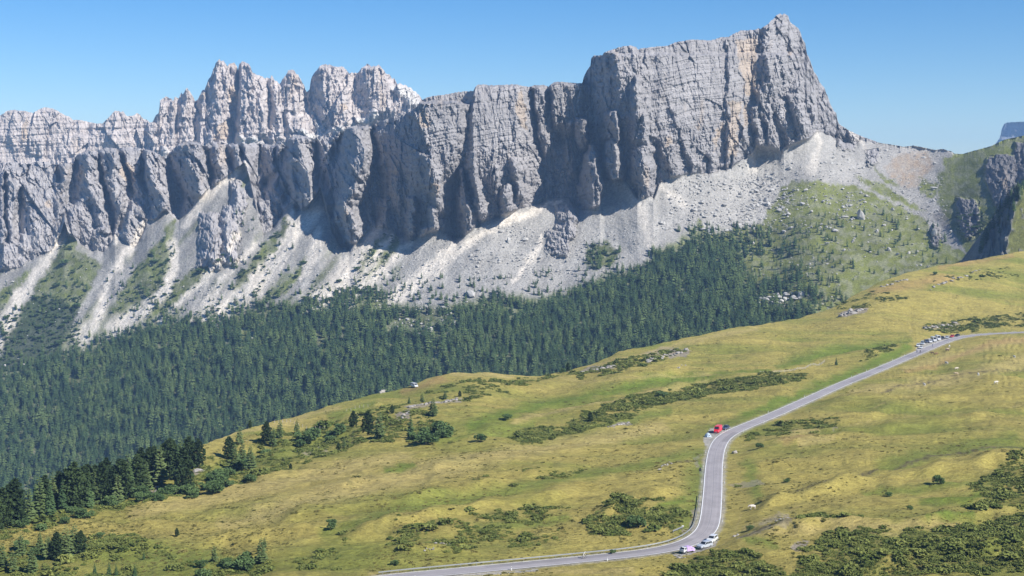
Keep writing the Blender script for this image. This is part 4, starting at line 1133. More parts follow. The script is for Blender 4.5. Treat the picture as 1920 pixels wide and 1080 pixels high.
def clump_crown(name, seed, lobes, per_lobe, leaf, squash=0.8, spiky=0.5):
    """crown of leaf sprays gathered in lobes: (x, y, z, radius)"""
    rg = random.Random(seed)
    bl = []
    for (cx, cy, cz, cr) in lobes:
        for k in range(per_lobe):
            th = math.acos(rg.uniform(-0.75, 1)); ph = rg.random() * 6.283
            n = (math.sin(th) * math.cos(ph), math.sin(th) * math.sin(ph), math.cos(th))
            rr = cr * rg.uniform(0.62, 1.06)
            p = (cx + n[0] * rr, cy + n[1] * rr, cz + n[2] * rr * squash)
            L = leaf * rg.uniform(0.6, 1.3)
            a = [n[i] * (0.6 + spiky) + rg.uniform(-0.7, 0.7) for i in range(3)]
            q = math.sqrt(sum(x * x for x in a)) + 1e-6; a = [x / q for x in a]
            sd = Vector(a).cross(Vector((rg.uniform(-1, 1), rg.uniform(-1, 1), rg.uniform(-1, 1)))).normalized() * (L * 0.42)
            bl.append((p[0] - a[0] * L * .5, p[1] - a[1] * L * .5, p[2] - a[2] * L * .5, p[0] + a[0] * L * .5, p[1] + a[1] * L * .5, p[2] + a[2] * L * .5, sd.x, sd.y, sd.z, 0.12 * L))
    return blades_mesh(name, bl)

def pine_lobes(seed):
    rg = random.Random(seed); out = []
    for k in range(17):
        t = (k + 0.5) / 17
        R = 0.155 * (math.sin(math.pi * min(1, 0.22 + 0.78 * t)) ** 0.6) * (1.0 if t < 0.7 else (1.45 - t * 0.75) )
        ph = k * 2.4 + rg.uniform(-.4, .4)
        out.append((math.cos(ph) * R * 0.62, math.sin(ph) * R * 0.62, 0.10 + 0.82 * t, R * rg.uniform(0.55, 0.75) + 0.02))
    return out

def trunk_mesh(name, h, r, seed=0):
    rg = random.Random(seed)
    V = []; Q = []
    n = 7; rings = 6
    for k in range(rings):
        t = k / (rings - 1)
        rr = r * (1 - 0.85 * t) * (1.25 if k == 0 else 1.0)
        ox, oy = rg.uniform(-.2, .2) * r, rg.uniform(-.2, .2) * r
        for j in range(n):
            a_ = 6.283 * j / n
            V.append((ox + rr * math.cos(a_), oy + rr * math.sin(a_), -0.05 * h * (k == 0) + h * t * 0.97))
    for k in range(rings - 1):
        for j in range(n):
            Q.append((k * n + j, k * n + (j + 1) % n, (k + 1) * n + (j + 1) % n, (k + 1) * n + j))
    # a few bare limbs
    for q in range(6):
        z = h * rg.uniform(0.15, 0.75); a_ = rg.random() * 6.283; L = h * 0.1; i0 = len(V)
        d = (math.cos(a_), math.sin(a_)); w = r * 0.22
        V += [(-d[1] * w, d[0] * w, z), (d[1] * w, -d[0] * w, z), (0, 0, z + 2 * w), (d[0] * L, d[1] * L, z + L * 0.15)]
        Q += [(i0, i0 + 1, i0 + 3, i0 + 3)]
        Q[-1] = (i0, i0 + 1, i0 + 3, i0 + 2)
    return np_mesh(name, V, quads=Q, smooth=True)

CROWN = {'S': [], 'P': [], 'L': [], 'B': [], 'F': []}
for k in range(3):
    CROWN['S'].append(conifer_crown('spruce_crown', 10 + k, r=0.17, levels=22, per=9, droop=0.5, base=0.05, shape=0.85, twigs=2))
    CROWN['L'].append(conifer_crown('larch_crown', 20 + k, r=0.205, levels=19, per=9, droop=0.25, base=0.06, shape=0.62, twigs=3, wide=0.3, ragged=0.45))
    CROWN['P'].append(clump_crown('stone_pine_crown', 30 + k, pine_lobes(30 + k), 85, 0.062))
    rg = random.Random(50 + k)
    lob = [(rg.uniform(-.34, .34), rg.uniform(-.34, .34), rg.uniform(.25, .78), rg.uniform(.17, .28)) for _ in range(12)]
    CROWN['B'].append(clump_crown('alder_crown', 60 + k, lob, 80, 0.13, 0.8, 0.2))
for k in range(5):
    CROWN['F'].append(conifer_crown('forest_crown', 70 + k, r=(0.21, 0.235, 0.19, 0.245, 0.215)[k], levels=12, per=7, droop=0.4, base=0.03, shape=(0.62, 0.45, 0.8, 0.42, 0.62)[k], twigs=1, wide=0.42, ragged=0.35))
M_FLARCH = foliage_mat('forest_larch_needles', (0.062, 0.098, 0.036), (0.120, 0.165, 0.058))
CMAT = {'S': M_SPRUCE, 'P': M_PINE, 'L': M_LARCH, 'B': M_ALDER, 'F': M_SPRUCE}
TRUNK = [trunk_mesh('trunk_a', 1.0, 0.014, 1), trunk_mesh('trunk_b', 1.0, 0.017, 2)]
for t_ in TRUNK: t_.materials.append(M_BARK)
for k_, l_ in CROWN.items():
    for q_, m_ in enumerate(l_): m_.materials.append(M_FLARCH if k_ == 'F' and q_ in (1, 3) else CMAT[k_])
TNAME = {'S': 'spruce_tree', 'P': 'stone_pine_tree', 'L': 'larch_tree', 'B': 'alder_bush', 'F': 'forest_conifer'}
TCAT = {'S': 'tree', 'P': 'tree', 'L': 'tree', 'B': 'bush', 'F': 'tree'}
rt = random.Random(5)

def plant(kind, loc, h, label, group=None, spread=1.0, cat=None):
    o = empty(TNAME[kind], loc, rt.random() * 6.283)
    tag(o, label, cat or TCAT[kind], group)
    w = h * spread
    cr = link('crown', rt.choice(CROWN[kind]), None, o); cr.scale = (w, w, h)
    tr = link('trunk', rt.choice(TRUNK), None, o); tr.scale = (h, h, h * (0.9 if kind != 'B' else 0.5))
    return o

def px_m(p):
    return p.y / F

# trees and bushes of the pasture: (u, row of the foot, height in px, kind)
WOOD = [(8,998,70,'P'),(30,990,80,'P'),(55,985,60,'L'),(75,975,70,'L'),(95,975,60,'S'),(118,965,58,'S'),(140,962,80,'P'),(160,955,70,'P'),(178,950,60,'L'),(192,948,72,'P'),
 (212,945,62,'P'),(232,942,70,'P'),(245,935,60,'S'),(258,930,72,'P'),(275,925,55,'L'),(300,915,66,'L'),(318,905,70,'P'),(335,905,60,'S'),(345,922,75,'P'),(355,880,56,'P'),
 (372,880,50,'P'),(100,958,60,'L'),(68,966,55,'S'),(150,946,60,'P'),(210,930,52,'S'),(180,938,58,'P'),(-10,1005,70,'P'),(-25,995,66,'S'),(126,955,66,'P'),(225,925,58,'P'),(290,905,60,'P'),(308,898,56,'P'),(40,985,60,'S'),(20,975,62,'P'),(85,962,62,'P'),(112,950,58,'P'),(135,944,60,'L'),(165,936,58,'P'),(200,926,60,'P'),(240,915,58,'L'),(265,908,60,'P'),(282,912,64,'P'),(325,882,50,'P'),(340,872,44,'L'),(168,958,52,'S'),(222,948,50,'L')]
GULLY = [(430,860,45,'P'),(440,880,50,'L'),(455,872,45,'L'),(470,885,50,'L'),(450,838,35,'L'),(500,835,40,'P'),(512,840,36,'L'),(525,826,35,'L'),(557,812,28,'L'),(580,830,18,'P'),
 (663,804,32,'P'),(690,826,46,'P'),(712,834,50,'L'),(770,830,44,'S'),(645,846,20,'L'),(635,853,18,'P'),(545,882,12,'P')]
LOWER = [(90,1060,45,'L'),(107,1060,55,'P'),(125,1056,62,'L'),(140,1052,60,'L'),(152,1052,46,'P'),(92,1048,38,'S'),(25,1075,42,'L'),(5,1070,52,'L'),(60,1078,50,'L'),(40,1052,45,'L'),(-12,1080,50,'S'),(75,1040,36,'L'),
 (178,1086,25,'S'),(205,1088,32,'S'),(218,1088,26,'S'),(253,1086,26,'S'),(402,1062,32,'L'),(490,1066,50,'L'),(496,1036,20,'L'),(332,1020,18,'P'),(270,1056,16,'S')]
LONE = [(812,790,34,'L','feathery pale larch standing alone beside the loose stone slide'),(735,782,16,'P','small round stone pine above the loose stone slide'),
 (835,750,15,'L','young larch at the end of the dry stone bank'),(862,745,12,'P','small dark pine beside the young larch on the stone bank'),(767,760,15,'S','small spruce at the foot of the dry stone bank'),
 (792,757,18,'L','thin larch rising from the dry stone bank'),(469,801,15,'P','round dark pine on the crest of the grassy ridge'),(336,866,28,'P','stone pine at the top corner of the pasture wood'),
 (1065,697,17,'P','dark round pine on the ridge in front of the forest'),(1107,790,18,'P','small dark pine in the long belt of alpenrose scrub'),
 (1568,686,15,'S','lone young spruce in the grassy hollow beside the road'),(1118,786,12,'S','tiny spruce in the long belt of alpenrose scrub')]
BUSHES = [(1243,748,16,'round dark juniper bush at the upper edge of the scrub belt'),(900,832,16,'dark green bush at the lower end of the gully'),(953,795,13,'lone dark bush beside the lush green strip'),
 (620,1006,17,'dark grey-green bush on the open lower pasture'),(1195,1000,26,'broad dark green bush above the guard rail bend'),(1758,914,17,'round dark shrub inside a bare ring of soil'),
 (1665,928,10,'low wide dark bush on the dry slope'),(1474,905,9,'small round bush on the slope beyond the road'),(1425,846,11,'low bush beside the faint footpath'),(1405,998,11,'low green bush next to the cow track'),
 (1055,700,9,'flat bush beside the ridge pine'),(1752,520,7,'small bush below the ridge top outcrop'),(190,1020,12,'low bush at the edge of the green thicket'),(740,1062,11,'green bush by the guard rail end'),(1150,1038,9,'bright green bush right behind the guard rail'),
 (1705,960,9,'small dark bush beside the lush green strip of the slope')]
for u, v, h, k in WOOD:
    p = ground(u, v)
    lab = {'P': 'dense dark stone pine in the wood along the pasture edge', 'L': 'pale open larch in the wood along the pasture edge', 'S': 'pointed dark spruce in the wood along the pasture edge'}[k]
    plant(k, p, h * px_m(p) * 1.22, lab, 'wood along the pasture edge', 1.12 if k == 'P' else 1.0)
for u, v, h, k in GULLY:
    p = ground(u, v)
    lab = {'P': 'dark stone pine in the bushy gully below the ridge', 'L': 'feathery larch in the bushy gully below the ridge', 'S': 'slim dark spruce in the bushy gully below the ridge'}[k]
    plant(k, p, h * px_m(p) * 1.08, lab, 'trees of the bushy gully', 1.25 if k == 'P' else 1.1)
for u, v, h, k in LOWER:
    p = ground(u, v)
    lab = {'P': 'round stone pine in the thicket at the foot of the pasture', 'L': 'grey-green larch in the thicket at the foot of the pasture', 'S': 'small pointed spruce in the thicket at the foot of the pasture'}[k]
    plant(k, p, h * px_m(p) * 1.05, lab, 'thicket at the foot of the pasture', 1.2)
for u, v, h, k, lab in LONE:
    p = ground(u, v)
    plant(k, p, h * px_m(p) * 1.08, lab, None, 1.35)
for u, v, h, lab in BUSHES:
    p = ground(u, v)
    plant('B', p, h * px_m(p), lab, None, 1.35)
for i in range(64):
    poly = [(385,915,475,880),(350,935,470,900),(480,850,640,812),(780,836,845,815),(0,1010,250,950),(375,1080,470,1070),(255,948,340,925),(20,1045,160,1055)][i % 8]
    t_ = rt.random(); u = poly[0] + (poly[2] - poly[0]) * t_; v = poly[1] + (poly[3] - poly[1]) * t_ + rt.uniform(-9, 9)
    p = ground(u, v); h = rt.uniform(12, 24) * (1.25 if i % 8 in (0, 3, 5) else 1.0)
    plant('B', p, h * px_m(p), 'bushy green alder among the trees and gully scrub', 'alder bushes of the wood and gully', rt.uniform(1.1, 1.5))

# ---- the forest on the far slope
rf = np.random.RandomState(11)
nf = 76000
fu = rf.uniform(-125, 1660, nf); fv = rf.uniform(395, 960, nf)
ridge_f = v_ridge(fu) + 26
top_f = FTOP(fu)
dens = sstep(-10, 26, fv - top_f + fbm(fu * 0.03, fv * 0.05, 3, 401) * 14)
glade = fbm(fu * 0.014, fv * 0.03, 4, 403)
dens *= 1 - 0.85 * sstep(0.42, 0.72, glade) * sstep(180, 30, fv - top_f)
for (gu, gv, ga, gb) in ((790,610,75,20),(700,575,60,12),(830,570,60,12),(1465,560,65,14),(1283,552,14,9),(1440,500,60,30),(1250,455,40,18),(985,560,50,10)):
    dens *= 1 - 0.9 * np.exp(-(((fu - gu) / ga) ** 2 + ((fv - gv) / gb) ** 2) ** 2)
# the wood thins out towards the pass
thin_r = sstep(1330, 1560, fu + (fv - 540) * -0.9)
dens *= 1 - 0.93 * thin_r
dens *= (fv < ridge_f)
px_h = np.interp(fv, [420, 560, 700, 950], [0.30, 0.55, 0.9, 1.15])
keep = rf.rand(nf) < dens * np.interp(fv, [420, 560, 700, 950], [0.85, 0.74, 0.56, 0.42])
fu, fv = fu[keep], fv[keep]
# scattered young trees on scree, turf and the crag
su, sv = [], []
for (x0, y0, x1, y1, n_) in ((1290,420,1570,575,420),(1480,400,1780,530,120),(0,520,170,690,90),(200,450,330,600,60),(430,400,560,560,60),(660,470,760,560,40),(720,520,960,565,90),(1095,455,1165,505,40),(1000,500,1230,560,70),(560,540,720,575,50),(250,560,520,600,70)):
    su.append(rf.uniform(x0, x1, n_)); sv.append(rf.uniform(y0, y1, n_))
su = np.concatenate(su); sv = np.concatenate(sv)
ok = sv > v_foot(su) + 14
su, sv = su[ok], sv[ok]
ku = rf.uniform(1836, 1925, 46); kv = None
allu = np.concatenate([fu, su]); allv = np.concatenate([fv, sv])
young = np.concatenate([np.zeros(len(fu)), np.ones(len(su))])
pts = np.array([far_point(u, v) for u, v in zip(allu, allv)])
hts = (10.8 + 5.0 * rf.rand(len(pts))) * np.where(young > 0, rf.uniform(0.28, 0.75, len(pts)), rf.uniform(0.42, 1.22, len(pts)))
hts *= np.where((young == 0) & (allv < FTOP(allu) + 25), 0.8, 1.0)
# trees on the brow of the crag
for k in range(80):
    j = int(rf.randint(8, 72)); i = int(abs(rf.normal(0, 14)))
    q = Pk[i, j]
    if Uk[i, j] < edge[i, j] + 12:
        pts = np.vstack([pts, q]); hts = np.append(hts, rf.uniform(6.0, 11.0)); allu = np.append(allu, Uk[i, j]); allv = np.append(allv, Vk[i, j] + 500)
front_row = np.argsort(np.abs(v_ridge(allu) + 4 - allv) + (allv > 1400) * 1e6 + (allu < 380) * 30)[:190]
mask_front = np.zeros(len(pts), bool); mask_front[front_row] = True
vis = (allu > -20) & (allu < 1660)
protos = []
for i in front_row:
    o = plant('F', pts[i] - np.array([0, 0, 0.4]), float(hts[i]), 'tall conifer in the front row of the forest just behind the grassy ridge', 'front row of the valley forest')
    protos.append(o)
proto_crowns = []
for m_ in CROWN['F']:
    for o in protos:
        if o.children[0].data == m_ and o.children[0].name.startswith('crown'):
            proto_crowns.append(o.children[0]); break

def scatter(name, P, S, RZ, IDX, sources, label):
    """one object: points that carry copies of the given source objects"""
    me = bpy.data.meshes.new(name)
    me.vertices.add(len(P)); me.vertices.foreach_set('co', np.asarray(P, np.float32).ravel())
    for nm, ty, arr in (('s', 'FLOAT_VECTOR', np.asarray(S, np.float32)), ('r', 'FLOAT_VECTOR', np.stack([0 * RZ, 0 * RZ, RZ], 1).astype(np.float32)), ('k', 'INT', np.asarray(IDX, np.int32))):
        at = me.attributes.new(nm, ty, 'POINT')
        at.data.foreach_set('vector' if ty == 'FLOAT_VECTOR' else 'value', arr.ravel())
    o = link(name, me)
    ng = bpy.data.node_groups.new(name + '_scatter', 'GeometryNodeTree')
    ng.interface.new_socket('Geometry', in_out='INPUT', socket_type='NodeSocketGeometry')
    ng.interface.new_socket('Geometry', in_out='OUTPUT', socket_type='NodeSocketGeometry')
    gi = ng.nodes.new('NodeGroupInput'); go = ng.nodes.new('NodeGroupOutput')
    jn = ng.nodes.new('GeometryNodeJoinGeometry')
    for src in reversed(sources):
        ob = ng.nodes.new('GeometryNodeObjectInfo'); ob.transform_space = 'ORIGINAL'
        ob.inputs['Object'].default_value = src; ob.inputs['As Instance'].default_value = True
        ng.links.new(ob.outputs['Geometry'], jn.inputs[0])
    ip = ng.nodes.new('GeometryNodeInstanceOnPoints')
    ip.inputs['Pick Instance'].default_value = True
    def attr(nm, ty):
        n_ = ng.nodes.new('GeometryNodeInputNamedAttribute'); n_.data_type = ty; n_.inputs['Name'].default_value = nm
        return n_.outputs['Attribute']
    ng.links.new(gi.outputs[0], ip.inputs['Points']); ng.links.new(jn.outputs[0], ip.inputs['Instance'])
    ng.links.new(attr('k', 'INT'), ip.inputs['Instance Index'])
    e2r = ng.nodes.new('FunctionNodeEulerToRotation')
    ng.links.new(attr('r', 'FLOAT_VECTOR'), e2r.inputs[0]); ng.links.new(e2r.outputs[0], ip.inputs['Rotation'])
    ng.links.new(attr('s', 'FLOAT_VECTOR'), ip.inputs['Scale'])
    ng.links.new(ip.outputs[0], go.inputs[0])
    md = o.modifiers.new('scatter', 'NODES'); md.node_group = ng
    tag(o, label, kind='stuff')
    return o

rest = ~mask_front
nr_ = rest.sum()
_cl = fbm(allu[rest] * 0.02, allv[rest] * 0.035, 3, 411) + 0.5 * rf.randn(nr_) * 0.6
idx_f = np.where(_cl > 0.22, rf.choice([1, 3], nr_), rf.choice([0, 2, 4], nr_))
sxy = hts[rest] * rf.uniform(0.85, 1.25, nr_)
scatter('forest', pts[rest] - np.array([0, 0, 0.4]), np.stack([sxy, sxy, hts[rest]], 1), rf.uniform(0, 6.28, nr_), idx_f, proto_crowns,
        'blue-green conifer forest covering the far valley slope')
du, dv_ = [], []
for (x0, y0, x1, y1, n_) in ((-20,555,150,700,520),(60,450,190,600,150),(210,430,335,600,170),(300,470,430,605,110),(425,395,560,560,190),(480,490,590,590,70),(560,520,690,590,120),(660,440,760,550,120),(1095,450,1165,505,70),(1795,395,1850,440,60)):
    du.append(rf.uniform(x0, x1, n_)); dv_.append(rf.uniform(y0, y1, n_))
du = np.concatenate(du); dv_ = np.concatenate(dv_)
gmi = np.array([gm[np.clip(np.searchsorted(Vg[:, j], v), 0, Vg.shape[0] - 1), j] + dw[np.clip(np.searchsorted(Vg[:, j], v), 0, Vg.shape[0] - 1), j] for j, v in zip(np.clip(np.searchsorted(UC, du), 0, len(UC) - 1), dv_)])
okd = (gmi > 0.45) & (dv_ > v_foot(du) + 6) & (dv_ < FTOP(du) + 10)
du, dv_ = du[okd], dv_[okd]
dp = np.array([far_point(u, v) for u, v in zip(du, dv_)])
ds = rf.gamma(2.0, 0.75, len(dp)) + 0.9
alders = []
for m_ in CROWN['B']:
    for o in bpy.data.objects:
        if o.data == m_: alders.append(o); break
scatter('dwarf_pine_scrub', dp, np.stack([ds * 1.4, ds * 1.4, ds * 0.7], 1), rf.uniform(0, 6.28, len(dp)), rf.randint(0, len(alders), len(dp)), alders, 'dark low scrub dotting the turf between the scree chutes')

# ---- heath, tussocks
m_h = [clump_crown('alpenrose', 81 + k, [(random.Random(k * 9 + q).uniform(-.32, .32), random.Random(k * 9 + q + 3).uniform(-.32, .32), 0.22 + 0.05 * (q % 3), 0.30) for q in range(5)], 26, 0.26, 0.75, 0.1) for k in range(3)]
for m_ in m_h: m_.materials.append(M_HEATH)
src_h = []
for k, (u, v, lab) in enumerate(((1712,1030,'low rounded alpenrose shrub topping the dense heath slope'),(1335,1046,'low rounded alpenrose shrub in the heath beside the parked cars'),(1290,744,'low rounded alpenrose shrub in the long belt above the road'))):
    p = ground(u, v); o = empty('alpenrose_shrub', p, 0.3, 1.5); tag(o, lab, 'shrub')
    src_h.append(link('crown', m_h[k], None, o))
prob = SHRUB_MASK[:-1, :-1]
A1 = Pd[1:, :-1] - Pd[:-1, :-1]; A2 = Pd[:-1, 1:] - Pd[:-1, :-1]
area = np.linalg.norm(np.cross(A1, A2), axis=-1)
visible = (Ud[:-1, :-1] > -40) & (Ud[:-1, :-1] < 1960) & (Vd[:-1, :-1] < 1105)
lam = prob * area * 1.35 * visible
cnt = rf.poisson(lam * np.clip(560.0 / Y[:-1, :-1], 0.55, 1.3))
ii, jj = np.nonzero(cnt)
rep_ = cnt[ii, jj]
ii = np.repeat(ii, rep_); jj = np.repeat(jj, rep_)
r1, r2 = rf.rand(len(ii), 1), rf.rand(len(ii), 1)
hp = Pd[ii, jj] + A1[ii, jj] * r1 + A2[ii, jj] * r2
hs = rf.gamma(2.4, 0.34, len(ii)) * np.interp(hp[:, 1], [330, 800], [0.9, 1.15]) + 0.28
hs *= np.clip(0.95 + 0.75 * fbm(hp[:, 0] * 0.16, hp[:, 1] * 0.12, 2, 431), 0.45, 1.9)
scatter('alpenrose_heath', hp - np.array([0, 0, 0.05]), np.stack([hs * 1.15, hs * 1.15, hs * rf.uniform(0.45, 0.85, len(hs))], 1), rf.uniform(0, 6.28, len(hs)), rf.randint(0, 3, len(hs)), src_h,
        'dense low alpenrose heath in dark green belts on the pasture')
print('heath', len(hs))
nt_ = 26000
tu = rf.uniform(-30, 1950, nt_); tv = v_ridge(tu) + 4 + (rf.rand(nt_) ** 0.8) * (1095 - v_ridge(tu))
tp = mead_points(tu, tv)
rdd, _ = near_road(tp[:, 0], tp[:, 1])
okk = (rdd > 5) & (rf.rand(nt_) < sstep(-0.5, 0.5, fbm(tp[:, 0] * 0.03, tp[:, 1] * 0.02, 3, 441)))
tp = tp[okk]; ts = rf.gamma(1.6, 0.17, len(tp)) + 0.16
p = ground(470, 985); o = empty('grass_tussock', p, 0, 0.9); tag(o, 'single dark tussock of coarse grass on the open pasture', 'tussock')
m_t = clump_crown('tussock', 95, [(0, 0, 0.1, 0.34), (0.2, 0.1, 0.08, 0.26)], 40, 0.3, 0.5, 0.6); m_t.materials.append(foliage_mat('tussock_blades', (0.10, 0.105, 0.03), (0.22, 0.19, 0.06)))
cr = link('blades', m_t, None, o)
scatter('tussocks', tp, np.stack([ts * 1.7, ts * 1.7, ts * 0.7], 1), rf.uniform(0, 6.28, len(tp)), np.zeros(len(tp), int), [cr], 'coarse grass tussocks dotted over the pasture')
# ------------------------------------------------------------------ stone
def hull_mesh(name, seed, n=18, sq=(1, 0.85, 0.75)):
    rg = random.Random(seed)
    bm = bmesh.new()
    for k in range(n):
        z = rg.uniform(-1, 1); a_ = rg.random() * 6.283; r_ = math.sqrt(1 - z * z)
        q = rg.uniform(0.78, 1.1)
        bm.verts.new((r_ * math.cos(a_) * q * sq[0], r_ * math.sin(a_) * q * sq[1], z * q * sq[2]))
    res = bmesh.ops.convex_hull(bm, input=bm.verts)
    for v_ in [g_ for g_ in res['geom_interior'] if isinstance(g_, bmesh.types.BMVert)]:
        bm.verts.remove(v_)
    me = bpy.data.meshes.new(name); bm.to_mesh(me); bm.free()
    return me
M_STONE = simple_mat('grey_limestone', (0.40, 0.385, 0.36), 0.95, 0, 0.22, 1.2, 0.1)
M_DARKSTONE = simple_mat('weathered_stone', (0.31, 0.285, 0.255), 0.95, 0, 0.25, 1.5, 0.1)
HULLS = [hull_mesh('boulder', 500 + k, 16 + 2 * (k % 4), ((1, .85, .75), (1.2, .8, .55), (.9, .8, 1.0), (1, 1, .6))[k % 4]) for k in range(8)]
for m_ in HULLS: m_.materials.append(M_STONE)
HULLS_D = [m_.copy() for m_ in HULLS]
for m_ in HULLS_D:
    m_.materials.clear(); m_.materials.append(M_DARKSTONE)

def far_boulder(u, v, w, label, group=None, tall=1.0, k=None):
    p = Vector(far_point(u, v + w * 0.2))
    s = w * 0.5 * p.y / F
    o = link('boulder', HULLS[rt.randrange(8) if k is None else k])
    o.location = p + Vector((0, 0, s * 0.3 * tall)); o.scale = (s, s * 0.9, s * tall); o.rotation_euler = (rt.uniform(-.3, .3), rt.uniform(-.3, .3), rt.random() * 6.28)
    tag(o, label, 'boulder', group)
    return o
SLOPE_B = [(1614,405,25,'huge grey boulder as big as a house alone on the green slope',1.25,2),(1585,405,13,'flat pale slab lying beside the huge boulder',.5,1),(1489,356,15,'long tilted stone block at the top of the green slope',.6,1),
 (1511,355,11,'rounded stone beside the long tilted block',.7,0),(1594,383,11,'flat white stone uphill of the huge boulder',.5,3),(1674,392,9,'dark angular stone near the gully scree',.9,2),(1658,421,11,'broken stone pair above the sparse trees',.7,0),
 (1667,467,14,'dark block on the lower green slope',.9,2),(1751,350,16,'white slab in the grassy hollow below the pass',.45,1),(1753,306,9,'grey block on the brown debris slope',.9,4),(1752,436,15,'steep dark rock tooth above the valley mouth',1.2,2),
 (1567,430,17,'wide split boulder sunk in green turf',.6,3),(1483,426,12,'pale boulder at the tree line',.7,0),(1504,380,13,'whitish boulder on the edge of turf and scree',.7,4),(1361,381,20,'broad pale slab field stone in the scree',.4,1),(1389,362,12,'dark-sided boulder in the wide scree',.8,2),
 (954,451,11,'upright stone tooth on the central scree',1.3,2),(985,447,15,'shaded triangular rock on the central scree',.7,4),(940,432,12,'rounded rock near the cliff foot scree',.6,0),(981,482,15,'low broken rock in the central scree',.4,1),(1013,481,12,'dark low rock beside the pale runnel',.5,3),
 (883,548,26,'large pale boulder rising out of the forest top',.8,4),(805,620,20,'big pale boulder in the forest clearing',1.0,2),(783,627,15,'smaller boulder beside the big one in the forest clearing',.8,0),(1283,550,21,'rounded pale rock showing through dense forest',.8,3),
 (1503,553,20,'pointed pale rock at the end of the forest rock band',1.0,2)]
for u, v, w, lab, tl, k in SLOPE_B:
    far_boulder(u, v, w, lab, None, tl, k)
for u, v, w in [(1614,361,7),(1624,366,9),(1580,353,8),(1611,315,8),(1419,344,9),(1471,355,7),(1421,383,9),(1521,396,9),(1451,323,7),(1683,476,9),(1711,457,9),(1689,383,6),(1783,433,8),(1550,455,10),(1583,468,8),(1359,344,9),(1420,345,9),(1420,385,9),(1368,396,8),(1257,372,7),(896,498,8),
 (1721,428,8),(1644,433,9),(1630,440,7),(1700,410,6),(1540,420,8),(1530,375,7),(1640,400,7),(1600,450,8),(1720,470,7),(1745,400,7),(1760,370,6)]:
    far_boulder(u, v, w, 'grey boulder strewn on the slope of turf and scree below the pass', 'boulders below the pass', rt.uniform(.6, .9))
for u, v, w in [(1433,560,20),(1445,556,16),(1460,556,18),(1475,552,14),(1488,556,16),(1420,566,12),(1450,564,14),(1496,548,12),(1466,563,14),(1512,550,12)]:
    far_boulder(u, v, w, 'pale block of the rock band inside the forest edge', 'rock band in the forest', .8)
for u, v, w in [(745,612,9),(755,605,8),(765,598,9),(738,618,8),(772,610,8),(790,606,8),(798,612,9),(812,612,9),(822,608,8),(760,618,7),(776,602,7),(750,598,6),(690,570,8),(705,578,7),(842,560,9),(860,556,8),(780,580,8),(800,575,7)]:
    far_boulder(u, v, w, 'small pale block in the stony forest clearing', 'blocks of the stony clearing', .8)
src_b = [o for o in bpy.data.objects if o.name.startswith('boulder')]
first = {}
for o in src_b:
    first.setdefault(o.data.name, o)
src_b = list(first.values())
rb = np.random.RandomState(77)
bu, bv, bw = [], [], []
for (x0, y0, x1, y1, n_, s0) in ((1230,300,1640,430,2600,1.6),(1300,330,1480,440,1500,2.4),(1560,262,1760,300,700,1.6),(1480,350,1780,520,700,1.5),(1300,430,1600,600,700,1.6),(560,420,1240,560,2600,1.2),(700,560,880,640,420,2.4),
                             (880,420,1100,520,700,1.7),(0,480,560,700,1500,1.2),(1640,330,1770,420,500,1.5),(1410,545,1520,575,160,3.0)):
    bu.append(rb.uniform(x0, x1, n_)); bv.append(rb.uniform(y0, y1, n_)); bw.append(s0 * 0.72 * rb.gamma(1.6, 0.6, n_) + 0.35)
bu, bv, bw = map(np.concatenate, (bu, bv, bw))
ok = (rb.rand(len(bu)) < 0.25 + 0.75 * sstep(-0.2, 0.5, fbm(bu * 0.016, bv * 0.025, 3, 501))) & (bv > v_foot(bu) + 5) & (bv < v_ridge(bu) + 10) & (bv > v_crest(bu) + 3)
bu, bv, bw = bu[ok], bv[ok], bw[ok]
bp = np.array([far_point(u, v) for u, v in zip(bu, bv)])
bs_ = bw * bp[:, 1] / F
scatter('rubble', bp, np.stack([bs_, bs_ * rb.uniform(.7, 1.1, len(bs_)), bs_ * rb.uniform(.5, 1.0, len(bs_))], 1), rb.uniform(0, 6.28, len(bs_)), rb.randint(0, len(src_b), len(bs_)), src_b,
        'countless small grey rocks littering scree and turf')

def outcrop(u0, v0, u1, v1, n, size, label, spread=3.0, name='rock_outcrop'):
    o = empty(name, ground((u0 + u1) / 2, (v0 + v1) / 2)); tag(o, label, 'rock')
    for k in range(n):
        t_ = (k + 0.5) / n
        p = ground(u0 + (u1 - u0) * t_ + rt.uniform(-spread, spread), v0 + (v1 - v0) * t_ + rt.uniform(-spread, spread) * 0.7)
        s = size * rt.uniform(0.5, 1.2) * p.y / F
        r = link('rock', HULLS_D[rt.randrange(8)], None, o)
        r.location = p - o.location + Vector((0, 0, s * 0.15)); r.scale = (s * 1.2, s, s * 0.8); r.rotation_euler = (rt.uniform(-.3, .3), rt.uniform(-.3, .3), rt.random() * 6.28)
    return o
outcrop(1575,594,1622,584,16,6,'grey rock outcrop with dark cracks on the upper grassy ridge')
outcrop(1090,704,1150,690,20,5.5,'broken rock outcrop on the ridge shoulder above the green strip')
outcrop(1210,682,1290,660,22,5.0,'stony scar of loose rock along the ridge shoulder')
outcrop(762,770,862,750,34,4.2,'long dry stone bank under small trees', 1.5, 'stone_bank')
outcrop(750,798,768,778,14,4.0,'slide of loose stones beside the lone larch')
outcrop(1735,622,1795,606,22,4.5,'rocky bank with tufts above the parked vans')
outcrop(1140,803,1180,790,12,3.5,'bare rock patch in the gap of the scrub belt',1.5)
outcrop(365,894,388,882,10,5.0,'pinkish stone slide under the gully trees')
outcrop(264,934,298,918,12,5.0,'pinkish stone slide at the foot of the pines')
outcrop(1740,545,1840,510,18,4.0,'scattered ledge of pale rock near the ridge top')
outcrop(1650,540,1700,528,10,4.0,'small weathered ledge in reddish turf')
outcrop(1455,985,1485,978,10,4.5,'rocky edge of the scrub bank beyond the road')
